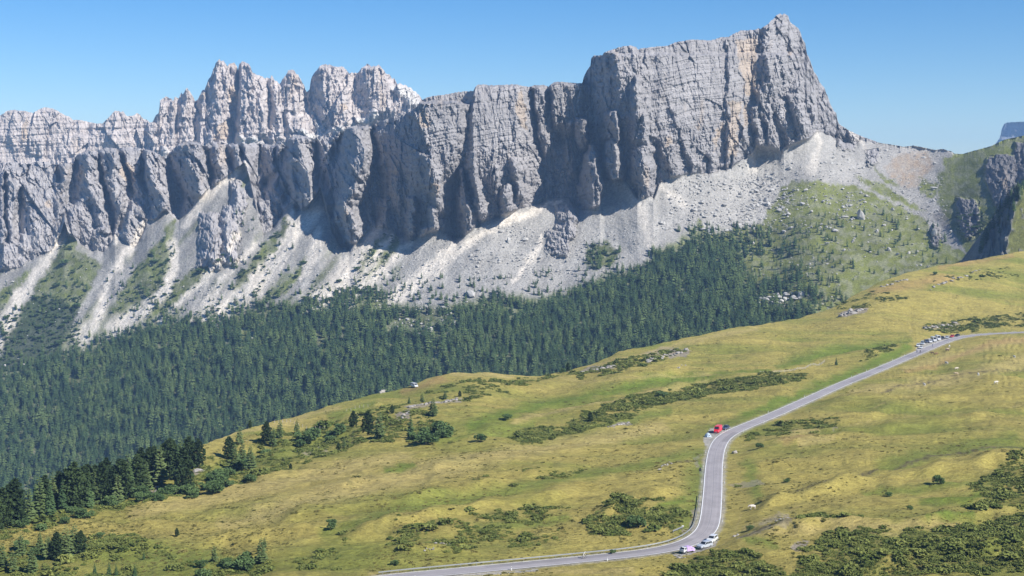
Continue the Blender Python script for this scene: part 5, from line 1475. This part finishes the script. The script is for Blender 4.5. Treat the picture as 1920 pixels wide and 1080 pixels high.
outcrop(795,1042,850,1030,12,4.0,'stony scar in the heath above the guard rail')
outcrop(1268,700,1290,694,3,3,'three small stones on the ridge meadow',2)
outcrop(1232,890,1262,876,9,3.5,'cluster of pale stones on the green bank beside the road')
outcrop(1780,1046,1800,1034,10,4,'pale stony gap in the dense heath slope',2)
outcrop(712,738,722,733,3,6,'pale flat rocks on the ridge below the white van',1)
o = outcrop(1377,848,1379,847,1,6.5,'single white stone slab on the verge inside the bend',0.1)
outcrop(1268,1046,1285,1049,5,4,'few white stones on the verge behind the hatchback',2)
outcrop(1376,1005,1386,1003,3,4,'white stone at the start of the eroded bank',1)
# ------------------------------------------------------------------ vehicles
def loft(secs):
    """secs: list of (x, half width, z0, z1); rounded eight-sided sections"""
    V, Q = [], []
    for (x, w, z0, z1) in secs:
        b = min(w, (z1 - z0) / 2) * 0.35
        V += [(x, -w + b, z0), (x, w - b, z0), (x, w, z0 + b), (x, w, z1 - b), (x, w - b, z1), (x, -w + b, z1), (x, -w, z1 - b), (x, -w, z0 + b)]
    for k in range(len(secs) - 1):
        for j in range(8):
            Q.append((k * 8 + j, k * 8 + (j + 1) % 8, (k + 1) * 8 + (j + 1) % 8, (k + 1) * 8 + j))
    me = bpy.data.meshes.new('body')
    n = (len(secs) - 1) * 8
    me.from_pydata(V, [], Q + [tuple(range(7, -1, -1)), tuple(n + i for i in range(8))])
    me.update()
    return me

def quad_slab(c4, off=0.015):
    """thin pane on the four corners, pushed out by off"""
    c = [Vector(x) for x in c4]
    nrm = (c[1] - c[0]).cross(c[3] - c[0]).normalized()
    V = [tuple(x - nrm * 0.02) for x in c] + [tuple(x + nrm * off) for x in c]
    Q = [(3, 2, 1, 0), (4, 5, 6, 7)] + [(i, (i + 1) % 4, 4 + (i + 1) % 4, 4 + i) for i in range(4)]
    me = bpy.data.meshes.new('pane'); me.from_pydata(V, [], Q); me.update()
    return me

def inset(c4, a0, a1, b0, b1):
    c = [Vector(x) for x in c4]
    f = lambda s, t: (c[0] * (1 - s) + c[1] * s) * (1 - t) + (c[3] * (1 - s) + c[2] * s) * t
    return [f(a0, b0), f(a1, b0), f(a1, b1), f(a0, b1)]

def wheel_meshes(r, w):
    out = []
    for (rr, ww, nm) in ((r, w, 'tyre'), (r * 0.62, w * 1.08, 'rim')):
        V, Q = [], []
        n = 18
        prof = ((rr * 0.9, -ww / 2), (rr, -ww / 3), (rr, ww / 3), (rr * 0.9, ww / 2))
        for (q, y) in prof:
            for j in range(n):
                V.append((q * math.cos(6.2832 * j / n), y, q * math.sin(6.2832 * j / n)))
        for k in range(3):
            for j in range(n):
                Q.append((k * n + j, k * n + (j + 1) % n, (k + 1) * n + (j + 1) % n, (k + 1) * n + j))
        me = bpy.data.meshes.new(nm); me.from_pydata(V, [], Q + [tuple(range(n)), tuple(reversed(range(3 * n, 4 * n)))]); me.update()
        out.append(me)
    return out
M_GLASS = simple_mat('dark_glass', (0.02, 0.025, 0.03), 0.08, 0, 0, 1, 0.6)
M_TYRE = simple_mat('tyre_rubber', (0.02, 0.02, 0.02), 0.85)
M_RIM = simple_mat('alloy', (0.45, 0.45, 0.46), 0.35, 0.8)
M_LAMP = simple_mat('headlamp_glass', (0.75, 0.77, 0.8), 0.15, 0.2)
M_TAIL = simple_mat('tail_lamp', (0.35, 0.02, 0.02), 0.3)
M_TRIM = simple_mat('black_trim', (0.025, 0.025, 0.027), 0.6)
M_PLATE = simple_mat('number_plate', (0.7, 0.7, 0.68), 0.5)
_paints = {}
def paint(rgb):
    if rgb not in _paints:
        m = simple_mat('car_paint', rgb, 0.35, 0.0, 0, 1, 0.5)
        m.node_tree.nodes['Principled BSDF'].inputs['Coat Weight'].default_value = 0.5
        _paints[rgb] = m
    return _paints[rgb]
WT, WR = wheel_meshes(0.34, 0.22)
WT.materials.append(M_TYRE); WR.materials.append(M_RIM)

SPEC = {  # length, width, height, belt, hood, nose end of cabin at belt and roof, tail of cabin at belt and roof
 'hatch': (4.1, 1.76, 1.48, 0.93, 0.90, 0.22, 0.03, -0.475, -0.40),
 'suv': (4.55, 1.88, 1.70, 1.05, 1.02, 0.20, 0.05, -0.485, -0.43),
 'saloon': (4.6, 1.80, 1.44, 0.92, 0.88, 0.18, 0.02, -0.36, -0.22),
 'van': (5.6, 2.02, 2.5, 1.30, 1.18, 0.40, 0.27, -0.497, -0.49),
 'camper': (6.0, 2.15, 2.85, 1.35, 1.2, 0.42, 0.30, -0.497, -0.49),
 'minibus': (4.95, 1.92, 2.0, 1.12, 1.05, 0.36, 0.20, -0.495, -0.47)}

def vehicle(kind, rgb, u, v, turn, label, name='parked_car', cat='car', rev=True, open_tail=False, roof_rgb=None):
    L, Wd, H, belt, hood, fb, ft, tb_, tt = SPEC[kind]
    p = ground(u, v)
    i = int(((ROAD[:, 0] - p.x) ** 2 + (ROAD[:, 1] - p.y) ** 2).argmin())
    t = ROAD_T[i]; hd = math.atan2(t[1], t[0]) + (math.pi if rev else 0) + RAD(turn)
    dist = math.hypot(ROAD[i, 0] - p.x, ROAD[i, 1] - p.y)
    if dist < 3.2: p.z = ROAD[i, 2] + 0.03
    p.z += 0.14
    root = empty(name, p, hd)
    tag(root, label, cat)
    w = Wd / 2
    pm = paint(rgb)
    secs = [(.5 * L, .80 * w, .36, hood - .26), (.478 * L, .95 * w, .24, hood - .16), (.40 * L, w, .22, hood - .05), (fb * L + .1, w, .22, hood + .02), (fb * L - .2, w, .22, belt),
            (0, w, .22, belt + .01), (-.30 * L, w, .22, belt + .01), (-.46 * L, w, .24, belt - .0), (-.492 * L, .95 * w, .30, belt - .05), (-.5 * L, .88 * w, .40, belt - .16)]
    link('body', loft(secs), pm, root)
    # cabin
    wb, wt = w * 0.95, w * (0.80 if kind in ('hatch', 'suv', 'saloon') else 0.9)
    zb, zt = belt - .03, H
    B = [(fb * L, -wb, zb), (fb * L, wb, zb), (tb_ * L, wb, zb), (tb_ * L, -wb, zb)]
    T = [(ft * L, -wt, zt - .06), (ft * L, wt, zt - .06), (tt * L, wt, zt - .05), (tt * L, -wt, zt - .05)]
    R = [(ft * L - .25, -wt * .86, zt), (ft * L - .25, wt * .86, zt), (tt * L + .2, wt * .86, zt), (tt * L + .2, -wt * .86, zt)]
    V = B + T + R
    Q = [(j, (j + 1) % 4, 4 + (j + 1) % 4, 4 + j) for j in range(4)] + [(4 + j, 4 + (j + 1) % 4, 8 + (j + 1) % 4, 8 + j) for j in range(4)] + [(8, 9, 10, 11)]
    me = bpy.data.meshes.new('cabin'); me.from_pydata(V, [], Q); me.update()
    link('cabin', me, paint(roof_rgb) if roof_rgb else pm, root)
    front = [B[0], B[1], T[1], T[0]]; rear = [B[2], B[3], T[3], T[2]]; lft = [B[1], B[2], T[2], T[1]]; rgt = [B[3], B[0], T[0], T[3]]
    link('windscreen', quad_slab(inset(front, .06, .94, .12, .93)), M_GLASS, root)
    link('rear_window', quad_slab(inset(rear, .12, .88, .3, .92)), M_GLASS, root)
    if kind == 'van':
        link('side_window', quad_slab(inset(lft, .04, .2, .2, .72)), M_GLASS, root)
        link('side_window', quad_slab(inset(rgt, .80, .96, .2, .72)), M_GLASS, root)
    else:
        for (a0, a1) in ((.07, .36), (.40, .66), (.70, .92)):
            hi = .6 if kind == 'camper' else .9
            link('side_window', quad_slab(inset(lft, a0, a1, .15, hi)), M_GLASS, root)
            link('side_window', quad_slab(inset(rgt, 1 - a1, 1 - a0, .15, hi)), M_GLASS, root)
    for sx in (.31, -.30):
        for sy in (-1, 1):
            wh = link('wheel', WT, None, root); wh.location = (sx * L, sy * (w - .1), .34)
            rm = link('rim', WR, None, wh); rm.location = (0, sy * .012, 0)
    for sy in (-1, 1):
        x = .487 * L
        link('headlight', quad_slab([(x, sy * .9 * w - .2, hood - .34), (x, sy * .9 * w + .02, hood - .34), (x - .05, sy * .9 * w + .02, hood - .2), (x - .05, sy * .9 * w - .2, hood - .2)], .03), M_LAMP, root)
        x = -.49 * L
        link('tail_light', quad_slab([(x, sy * .8 * w + .1, belt - .34), (x, sy * .8 * w - .1, belt - .34), (x, sy * .8 * w - .1, belt - .1), (x, sy * .8 * w + .1, belt - .1)], .03), M_TAIL, root)
    x = .497 * L
    link('grille', quad_slab([(x, -.5 * w, .42), (x, .5 * w, .42), (x - .04, .5 * w, hood - .34), (x - .04, -.5 * w, hood - .34)], .03), M_TRIM, root)
    link('number_plate', quad_slab([(x + .02, -.26, .40), (x + .02, .26, .40), (x + .02, .26, .51), (x + .02, -.26, .51)], .03), M_PLATE, root)
    for sy in (-1, 1):
        link('wing_mirror', loft([(fb * L - .15, .06, belt + .02, belt + .16), (fb * L - .28, .05, belt + .03, belt + .15)]), M_TRIM, root).location = (0, sy * (w + .1), 0)
    if open_tail:
        bt = [Vector((tb_ * L + .05, -wb * .9, belt - .35)), Vector((tb_ * L + .05, wb * .9, belt - .35)), Vector((tt * L - .03, wt * .9, zt - .12)), Vector((tt * L - .03, -wt * .9, zt - .12))]
        link('boot_opening', quad_slab([bt[1], bt[0], bt[3], bt[2]], .06), M_TRIM, root)  # black sheet stands for the shade inside the open boot
        link('tailgate', quad_slab([(tt * L, -wt, zt), (tt * L, wt, zt), (tt * L - .85, wt * .95, zt + .28), (tt * L - .85, -wt * .95, zt + .28)], .06), pm, root)
    return root

WHITE, SILVER, RED, BLUE, BLACK, GREY = (.60, .61, .62), (.40, .43, .47), (.72, .022, .045), (.03, .045, .09), (.02, .022, .025), (.33, .37, .42)
hb = vehicle('hatch', WHITE, 1289, 1034, 4, 'white hatchback with raised tailgate and a lilac blanket over its side', rev=False, open_tail=True)
vehicle('suv', SILVER, 1321, 1025, -4, 'silver estate car parked between the two white cars on the bend')
vehicle('suv', WHITE, 1335, 1013, 6, 'white off-road car parked last in the row on the bend')
vehicle('van', RED, 1346, 812, 2, 'bright red delivery van parked at the roadside', 'delivery_van', 'van')
vehicle('saloon', BLUE, 1361, 805.5, 0, 'dark blue car parked right behind the red van')
vehicle('hatch', WHITE, 1727, 653, 10, 'white car parked outermost at the edge of the gravel lay-by')
vehicle('hatch', WHITE, 1721, 649.5, 14, 'white car parked between the outermost car and the grey van')
vehicle('minibus', GREY, 1729.5, 645.5, 10, 'grey-blue camper bus in the gravel lay-by', 'camper_bus', 'van')
vehicle('suv', BLUE, 1737, 641.5, 30, 'dark blue car beside the white minibus in the lay-by')
vehicle('minibus', WHITE, 1743.5, 641.5, 30, 'white minibus between dark car and motorhomes in the lay-by', 'minibus', 'van')
vehicle('camper', WHITE, 1750.5, 639.5, 34, 'white motorhome, lower of the two in the lay-by', 'motorhome', 'van', roof_rgb=(.64, .64, .64))
vehicle('camper', WHITE, 1758.5, 637, 34, 'white motorhome, upper of the two in the lay-by', 'motorhome', 'van', roof_rgb=(.64, .64, .64))
vehicle('suv', BLACK, 1767, 635, 26, 'black car next to the upper motorhome')
vehicle('saloon', SILVER, 1775.5, 633.4, 20, 'silver saloon between the black car and the red car')
vehicle('hatch', (.5, .03, .03), 1785, 631.6, 8, 'small red car between silver saloon and dark car')
vehicle('saloon', BLACK, 1795, 629.8, 4, 'dark car parked last at the upper end of the lay-by')
wv_ = vehicle('minibus', WHITE, 777, 726.5, 60, 'small white van on the crest of the grassy ridge', 'parked_van', 'van')
# blanket over the hatchback
V, Q = [], []
nx, ny = 14, 12
for j in range(ny):
    for k in range(nx):
        t_, s_ = j / (ny - 1), k / (nx - 1)
        x = -0.9 + 2.5 * s_; q = t_ * 2.6
        y, z = (0.45 - q * 0.9, 1.53) if q < 1.3 else (-0.74 - (q - 1.3) * .25, 1.53 - (q - 1.3) * 0.85)
        z -= max(0, s_ - .62) * 1.25 * (1 if q < 1.6 else .5)
        V.append((x, y + .04 * math.sin(7 * x + 3 * q), z + .03 * math.sin(5 * x + 4 * q) + .035))
for j in range(ny - 1):
    for k in range(nx - 1):
        Q.append((j * nx + k, j * nx + k + 1, (j + 1) * nx + k + 1, (j + 1) * nx + k))
me = bpy.data.meshes.new('blanket'); me.from_pydata(V, [], Q); me.update()
bo = link('blanket', me, simple_mat('lilac_cloth', (.42, .31, .52), .9, 0, .08, 2.0))
bo.location = hb.location; bo.rotation_euler = hb.rotation_euler
sd = bo.modifiers.new('thick', 'SOLIDIFY'); sd.thickness = .02
tag(bo, 'lilac blanket draped over the roof and side of the hatchback', 'blanket')
# tent beside the red van
tp_ = ground(1327.5, 821)
tn = empty('tent', tp_, RAD(20)); tag(tn, 'small grey ridge tent pitched beside the red van', 'tent')
def tent_shell():
    V, Q = [], []
    n = 9
    for x, w, h in ((-1.3, .55, .35), (-.9, 1.0, 1.15), (0, 1.15, 1.55), (.9, 1.05, 1.25), (1.2, .9, .75)):
        for k in range(n):
            a_ = math.pi * k / (n - 1)
            V.append((w * math.cos(a_) * (1 - .25 * math.sin(a_)), x, h * math.sin(a_) ** .9))
    for r in range(4):
        for k in range(n - 1):
            Q.append((r * n + k, r * n + k + 1, (r + 1) * n + k + 1, (r + 1) * n + k))
    me = bpy.data.meshes.new('tent_shell'); me.from_pydata(V, [], Q + [tuple(range(n)), tuple(reversed(range(4 * n, 5 * n)))]); me.update()
    return me
link('canopy', tent_shell(), simple_mat('tent_cloth', (.42, .50, .56), .7, 0, .08), tn)
link('entrance', quad_slab([(-.45, -1.27, .06), (.45, -1.27, .06), (.22, -1.02, .86), (-.22, -1.02, .86)], .06), M_TRIM, tn)
link('flysheet', quad_slab([(-.9, -1.05, .12), (-.3, -1.2, .1), (-.12, -.85, 1.12), (-.45, -.8, .95)], .05), simple_mat('pale_flysheet', (.62, .68, .72), .7), tn)

# ------------------------------------------------------------------ road furniture
def sweep(prof, pts, nrm):
    """closed profile (offset, z) swept along points"""
    V, Q = [], []
    n = len(prof)
    for p_, q_ in zip(pts, nrm):
        for (o_, z_) in prof:
            V.append((p_[0] + q_[0] * o_, p_[1] + q_[1] * o_, p_[2] + z_))
    for k in range(len(pts) - 1):
        for j in range(n):
            Q.append((k * n + j, k * n + (j + 1) % n, (k + 1) * n + (j + 1) % n, (k + 1) * n + j))
    return np_mesh('rail', V, quads=Q)
M_GALV = simple_mat('galvanised_steel', (.27, .285, .29), .55, .3, .1, .5)
W_BEAM = [(0, .44), (.07, .50), (.0, .58), (.0, .62), (.07, .70), (0, .76), (-.03, .76), (.03, .70), (-.03, .62), (-.03, .58), (.03, .50), (-.03, .44)]
i0 = road_at_px(715, 1086); i1 = road_at_px(1336, 930)
def box_mesh(name, x, y, z0, z1):
    V = [(sx * x, sy * y, z) for z in (z0, z1) for sx, sy in ((-1, -1), (1, -1), (1, 1), (-1, 1))]
    me = bpy.data.meshes.new(name); me.from_pydata(V, [], [(3, 2, 1, 0), (4, 5, 6, 7), (0, 1, 5, 4), (1, 2, 6, 5), (2, 3, 7, 6), (3, 0, 4, 7)]); me.update()
    return me
base_i = (i0 + i1) // 2
gr_ = empty('guard_rail', ROAD[base_i] - ROAD_N[base_i] * 3.9)
tag(gr_, 'galvanised guard rail on short posts along the outer edge of the road', 'guard rail')
seg = ROAD[i0:i1] - ROAD_N[i0:i1] * 3.9
link('rail', sweep([(-o_, z_) for o_, z_ in W_BEAM], seg - np.array(gr_.location), ROAD_N[i0:i1]), M_GALV, gr_)
pm_ = box_mesh('post', .05, .05, -.35, .74); pm_.materials.append(M_GALV)
for i in range(i0 + 1, i1, 4):
    po = link('post', pm_, None, gr_); q_ = ROAD[i] - ROAD_N[i] * 4.02
    po.location = Vector(q_) - gr_.location; po.rotation_euler = (0, 0, math.atan2(ROAD_T[i][1], ROAD_T[i][0]))
# marker posts
M_MARK = simple_mat('marker_white', (.8, .8, .78), .5)
mk_ = box_mesh('post', .06, .05, -.3, 1.0); mk_.materials.append(M_MARK)
bd_ = box_mesh('black_band', .065, .055, .72, .9); bd_.materials.append(M_TRIM)
for i in list(range(i0 + 8, len(ROAD) - 60, 24)):
    for sgn in (1, -1):
        if sgn < 0 and i0 <= i <= i1: continue
        if sgn < 0 and rt.random() < .35: continue
        q_ = ROAD[i] + ROAD_N[i] * sgn * 3.55
        o = empty('marker_post', Vector(q_) - Vector((0, 0, .1)), math.atan2(ROAD_T[i][1], ROAD_T[i][0]))
        tag(o, 'white roadside marker post with black band', 'marker post', 'marker posts along the road')
        link('post', mk_, None, o); link('black_band', bd_, None, o)
# short loose barrier piece on the grass
pa, pb_ = ground(1261, 1004), ground(1281, 995)
bar = empty('loose_barrier', pa); tag(bar, 'short length of barrier with a white end standing alone on the grass', 'barrier')
dv = pb_ - pa; nn = Vector((dv.y, -dv.x, 0)).normalized()
pts_ = [Vector((0, 0, 0)) + dv * (k / 6) for k in range(7)]
link('rail', sweep([(0, .5), (.12, .5), (.12, .85), (0, .85)], [tuple(x) for x in pts_], [tuple(nn)] * 7), M_GALV, bar)
for f in (.08, .5, .92):
    po = link('post', pm_, None, bar); po.location = dv * f + nn * -.1
en = link('white_end', box_mesh('white_end', .45, .12, .5, .92), M_MARK, bar); en.location = dv * .94; en.rotation_euler = (0, 0, math.atan2(dv.y, dv.x))
# warning sign seen from behind
sp_ = ground(1312.5, 894)
sg = empty('road_sign', sp_, RAD(8)); tag(sg, 'post with two dark triangular sign backs on the road verge', 'sign')
link('post', box_mesh('post', .04, .04, -.3, 2.7), M_GALV, sg)
for z in (1.55, 2.05):
    V = [(-.55, -.07, z), (.55, -.07, z), (0, -.07, z + .85), (-.55, -.04, z), (.55, -.04, z), (0, -.04, z + .85)]
    me = bpy.data.meshes.new('sign_plate'); me.from_pydata(V, [], [(0, 1, 2), (5, 4, 3), (0, 3, 4, 1), (1, 4, 5, 2), (2, 5, 3, 0)]); me.update()
    link('sign_plate', me, M_TRIM, sg)
# pasture fences
M_WOOD = simple_mat('grey_fence_wood', (.42, .38, .33), .9, 0, .2, 2)
fp_ = box_mesh('post', .07, .07, -.3, 1.25); fp_.materials.append(M_WOOD)
def fence(pxs, n, label, rails=True):
    p = np.array(pxs, float); s = np.linspace(0, len(p) - 1, n)
    us, vs_ = np.interp(s, range(len(p)), p[:, 0]), np.interp(s, range(len(p)), p[:, 1])
    g3 = [ground(a_, b_) for a_, b_ in zip(us, vs_)]
    o = empty('pasture_fence', g3[n // 2]); tag(o, label, 'fence')
    for g_ in g3:
        link('post', fp_, None, o).location = g_ - o.location
    if rails:
        for z in (.55, 1.0):
            nr2 = []
            for k in range(n):
                d_ = g3[min(k + 1, n - 1)] - g3[max(k - 1, 0)]; nr2.append((d_.y / d_.length, -d_.x / d_.length, 0))
            link('rail', sweep([(-.03, z - .05), (.03, z - .05), (.03, z + .05), (-.03, z + .05)], [tuple(g_ - o.location) for g_ in g3], nr2), M_WOOD, o)
fence([(1425,705),(1490,700),(1525,690),(1546,682)], 22, 'wooden rail fence above the alpenrose scrub belt')
fence([(515,793),(545,791),(575,803),(608,803)], 13, 'thin line of pale fence posts near the ridge end', False)
fence([(650,774),(690,765)], 6, 'few pale fence posts on the ridge pasture above the gully', False)

# ------------------------------------------------------------------ animals and riders
def skin_obj(name, joints, edges, root=0, sub=1):
    bm = bmesh.new()
    lay = bm.verts.layers.skin.verify()
    vs_ = []
    for k, (x, y, z, r) in enumerate(joints):
        v_ = bm.verts.new((x, y, z)); v_[lay].radius = (r, r) if not isinstance(r, tuple) else r; v_[lay].use_root = (k == root)
        vs_.append(v_)
    for a_, b_ in edges: bm.edges.new((vs_[a_], vs_[b_]))
    me = bpy.data.meshes.new(name); bm.to_mesh(me); bm.free()
    o = bpy.data.objects.new(name, me); COLL.objects.link(o)
    sk = o.modifiers.new('skin', 'SKIN'); sk.use_smooth_shade = True
    sb = o.modifiers.new('sub', 'SUBSURF'); sb.levels = sub; sb.render_levels = sub
    return o
COW_J = [(0, 0, 1.02, .36), (.5, 0, 1.05, .33), (-.55, 0, 1.06, .33), (.82, 0, 1.15, .22), (1.08, 0, 1.12, .15), (1.3, 0, .92, .12), (1.47, 0, .72, .085),
         (.58, .22, .72, .13), (.6, .23, .38, .075), (.58, .23, .03, .065), (.58, -.22, .72, .13), (.6, -.23, .38, .075), (.58, -.23, .03, .065),
         (-.62, .22, .74, .16), (-.72, .24, .42, .08), (-.66, .24, .03, .065), (-.62, -.22, .74, .16), (-.72, -.24, .42, .08), (-.66, -.24, .03, .065),
         (-.88, 0, 1.12, .06), (-.95, 0, .7, .035), (1.16, .17, 1.18, .05), (1.16, -.17, 1.18, .05)]
COW_E = [(0, 1), (0, 2), (1, 3), (3, 4), (4, 5), (5, 6), (1, 7), (7, 8), (8, 9), (1, 10), (10, 11), (11, 12), (2, 13), (13, 14), (14, 15), (2, 16), (16, 17), (17, 18), (2, 19), (19, 20), (4, 21), (4, 22)]
COWS = [(1411,955,200,'pale cream cow grazing near the inside of the road bend',(.55,.5,.44)),(1755,667.5,20,'brown cow in the small herd below the lay-by',(.2,.12,.06)),(1748,665.5,180,'dark brown cow next to the road verge',(.12,.08,.05)),
 (1777,660.5,190,'cream and brown cow in the herd by the upper road',(.5,.4,.28)),(1780,654.5,70,'white cow standing behind the herd by the upper road',(.62,.58,.52)),(1776,663.5,10,'dark cow in the herd by the upper road',(.14,.09,.06)),
 (1902,674,100,'white cow alone far up the slope',(.65,.62,.57)),(1793,692.5,10,'cream cow on the reddish grass strip',(.6,.52,.4)),(1793,708.5,170,'fawn cow beside the narrow ditch',(.5,.38,.24)),(1834,710.5,80,'white cow above the narrow ditch',(.65,.62,.57)),
 (1733,727.5,100,'small white cow below the ditch on the open slope',(.62,.58,.52)),(1867,727,15,'white cow grazing apart in the dry grass',(.62,.58,.5)),(1775,684,120,'small pale cow near the top of the reddish strip',(.6,.55,.48))]
cow0 = None
for u, v, rz, lab, rgb in COWS:
    if cow0 is None:
        cow0 = skin_obj('cow', COW_J, COW_E); o = cow0
    else:
        o = cow0.copy(); o.data = cow0.data.copy(); o.data.materials.clear(); COLL.objects.link(o)
    o.data.materials.append(simple_mat('cow_hide', rgb, .85, 0, .18, 1.3))
    o.location = ground(u, v); o.rotation_euler = (0, 0, RAD(rz)); o.scale = (1.08, 1.08, 1.08)
    tag(o, lab, 'cow', 'cows grazing on the pasture')

M_SKINT = simple_mat('skin', (.5, .32, .23), .6); M_FRAME = simple_mat('bike_frame', (.05, .05, .06), .4)
def ring_mesh(name, R_, r_, n=28, m=6):
    V, Q = [], []
    for k in range(n):
        a_ = 6.2832 * k / n
        for j in range(m):
            b_ = 6.2832 * j / m
            V.append(((R_ + r_ * math.cos(b_)) * math.cos(a_), r_ * math.sin(b_), (R_ + r_ * math.cos(b_)) * math.sin(a_)))
    for k in range(n):
        for j in range(m):
            Q.append((k * m + j, k * m + (j + 1) % m, ((k + 1) % n) * m + (j + 1) % m, ((k + 1) % n) * m + j))
    return np_mesh(name, V, quads=Q, smooth=True)
def tubes(name, segs, r_):
    V, Q = [], []
    for a_, b_ in segs:
        a_, b_ = Vector(a_), Vector(b_); d = (b_ - a_).normalized()
        x = d.orthogonal().normalized(); y = d.cross(x); i_ = len(V)
        for p_ in (a_, b_):
            for j in range(6):
                V.append(tuple(p_ + x * r_ * math.cos(j * 1.0472) + y * r_ * math.sin(j * 1.0472)))
        for j in range(6): Q.append((i_ + j, i_ + (j + 1) % 6, i_ + 6 + (j + 1) % 6, i_ + 6 + j))
    return np_mesh(name, V, quads=Q)
TYRE_M = ring_mesh('tyre', .33, .022); TYRE_M.materials.append(M_TYRE)
SPOKE_M = tubes('spokes', [((0, 0, 0), (.32 * math.cos(k * .785), 0, .32 * math.sin(k * .785))) for k in range(8)], .004); SPOKE_M.materials.append(M_RIM)
FR_M = tubes('frame', [((0, 0, .28), (-.15, 0, .82)), ((0, 0, .28), (.42, 0, .72)), ((-.13, 0, .76), (.4, 0, .8)), ((.4, 0, .82), (.58, 0, .34)), ((0, 0, .28), (-.45, 0, .34)), ((-.14, 0, .78), (-.45, 0, .34))], .02); FR_M.materials.append(M_FRAME)
HB_M = tubes('handlebar', [((.4, 0, .82), (.45, 0, .93)), ((.45, -.21, .93), (.45, .21, .93)), ((.45, .21, .93), (.55, .21, .84)), ((.45, -.21, .93), (.55, -.21, .84))], .015); HB_M.materials.append(M_FRAME)
SA_M = loft([(.0, .03, .84, .88), (-.1, .06, .85, .9), (-.26, .08, .85, .91)]); SA_M.materials.append(M_TRIM)
PJ = [(-.16, 0, .96, .14), (-.02, 0, 1.18, .145), (.18, 0, 1.40, .16), (.28, 0, 1.50, .07), (.36, 0, 1.60, .10), (.40, 0, 1.68, .085),
      (.20, .19, 1.38, .065), (.34, .24, 1.16, .05), (.50, .20, .97, .04), (.20, -.19, 1.38, .065), (.34, -.24, 1.16, .05), (.50, -.20, .97, .04),
      (-.08, .11, .88, .10), (.26, .13, .74, .07), (.08, .12, .34, .05), (.2, .12, .22, .045), (-.08, -.11, .88, .10), (.2, -.13, .6, .07), (-.05, -.12, .22, .05), (.08, -.12, .12, .045)]
PE = [(0, 1), (1, 2), (2, 3), (3, 4), (4, 5), (2, 6), (6, 7), (7, 8), (2, 9), (9, 10), (10, 11), (0, 12), (12, 13), (13, 14), (14, 15), (0, 16), (16, 17), (17, 18), (18, 19)]
def rider(u, v, side, up, jersey, plabel, blabel):
    i = road_at_px(u, v); t = ROAD_T[i] * (1 if up else -1)
    q_ = Vector(ROAD[i] + ROAD_N[i] * side) + Vector((0, 0, .06)); hd = math.atan2(t[1], t[0])
    b = empty('bicycle', q_, hd); tag(b, blabel, 'bicycle')
    for x in (.58, -.45):
        w_ = link('wheel', TYRE_M, None, b); w_.location = (x, 0, .35); link('spokes', SPOKE_M, None, w_)
    link('frame', FR_M, None, b); link('handlebar', HB_M, None, b); link('saddle', SA_M, None, b)
    p_ = skin_obj('person', PJ, PE); p_.location = q_; p_.rotation_euler = (0, 0, hd)
    p_.data.materials.append(simple_mat('jersey', jersey, .8))
    tag(p_, plabel, 'person')
    hm = link('helmet', hull_mesh('helmet', 31, 40, (.16, .11, .09)), simple_mat('helmet_shell', (.7, .7, .7), .4), p_); hm.location = (.39, 0, 1.71)
    for s_ in (1, -1):
        fm = loft([(.13, .035, 0, .08), (0, .04, 0, .1), (-.1, .035, .02, .08)])
        sh_ = link('shoe', fm, M_TRIM, p_); sh_.location = (.2 if s_ > 0 else .1, s_ * .12, .16 if s_ > 0 else .06)
rider(1093, 1047, -.4, True, (.62, .58, .48), 'cyclist in a pale jersey riding along the guard rail', 'road bicycle ridden along the guard rail')
rider(1717, 661, -.6, False, (.08, .1, .2), 'cyclist in a dark blue jersey below the lay-by', 'bicycle under the dark blue rider below the lay-by')
rider(1724, 661.5, 1.2, False, (.1, .1, .11), 'cyclist in black following the dark blue rider', 'bicycle under the black-clad rider below the lay-by')
rider(1749, 650, .3, False, (.25, .28, .4), 'cyclist in grey-blue riding past the parked motorhomes', 'bicycle passing the parked motorhomes')
# ------------------------------------------------------------------ the air
def haze_box():
    x0, x1, y0, y1, z0, z1 = -3400, 4200, -60, 9400, -472, 330
    V = [(x, y, z) for x in (x0, x1) for y in (y0, y1) for z in (z0, z1)]
    q = [(0, 1, 3, 2), (4, 6, 7, 5), (0, 4, 5, 1), (2, 3, 7, 6), (0, 2, 6, 4), (1, 5, 7, 3)]
    m = bpy.data.materials.new('mountain_air')
    m.use_nodes = True
    nt = m.node_tree
    nt.nodes.clear()
    out = nt.nodes.new('ShaderNodeOutputMaterial')
    pv = nt.nodes.new('ShaderNodeVolumePrincipled')
    pv.inputs['Color'].default_value = (0.36, 0.60, 1.0, 1)
    pv.inputs['Density'].default_value = 0.00008
    pv.inputs['Anisotropy'].default_value = 0.0
    nt.links.new(pv.outputs[0], out.inputs['Volume'])
    o = link('haze', np_mesh('haze', V, quads=q), m)
    tag(o, 'thin blue summer haze filling the valley', kind='stuff')
haze_box()
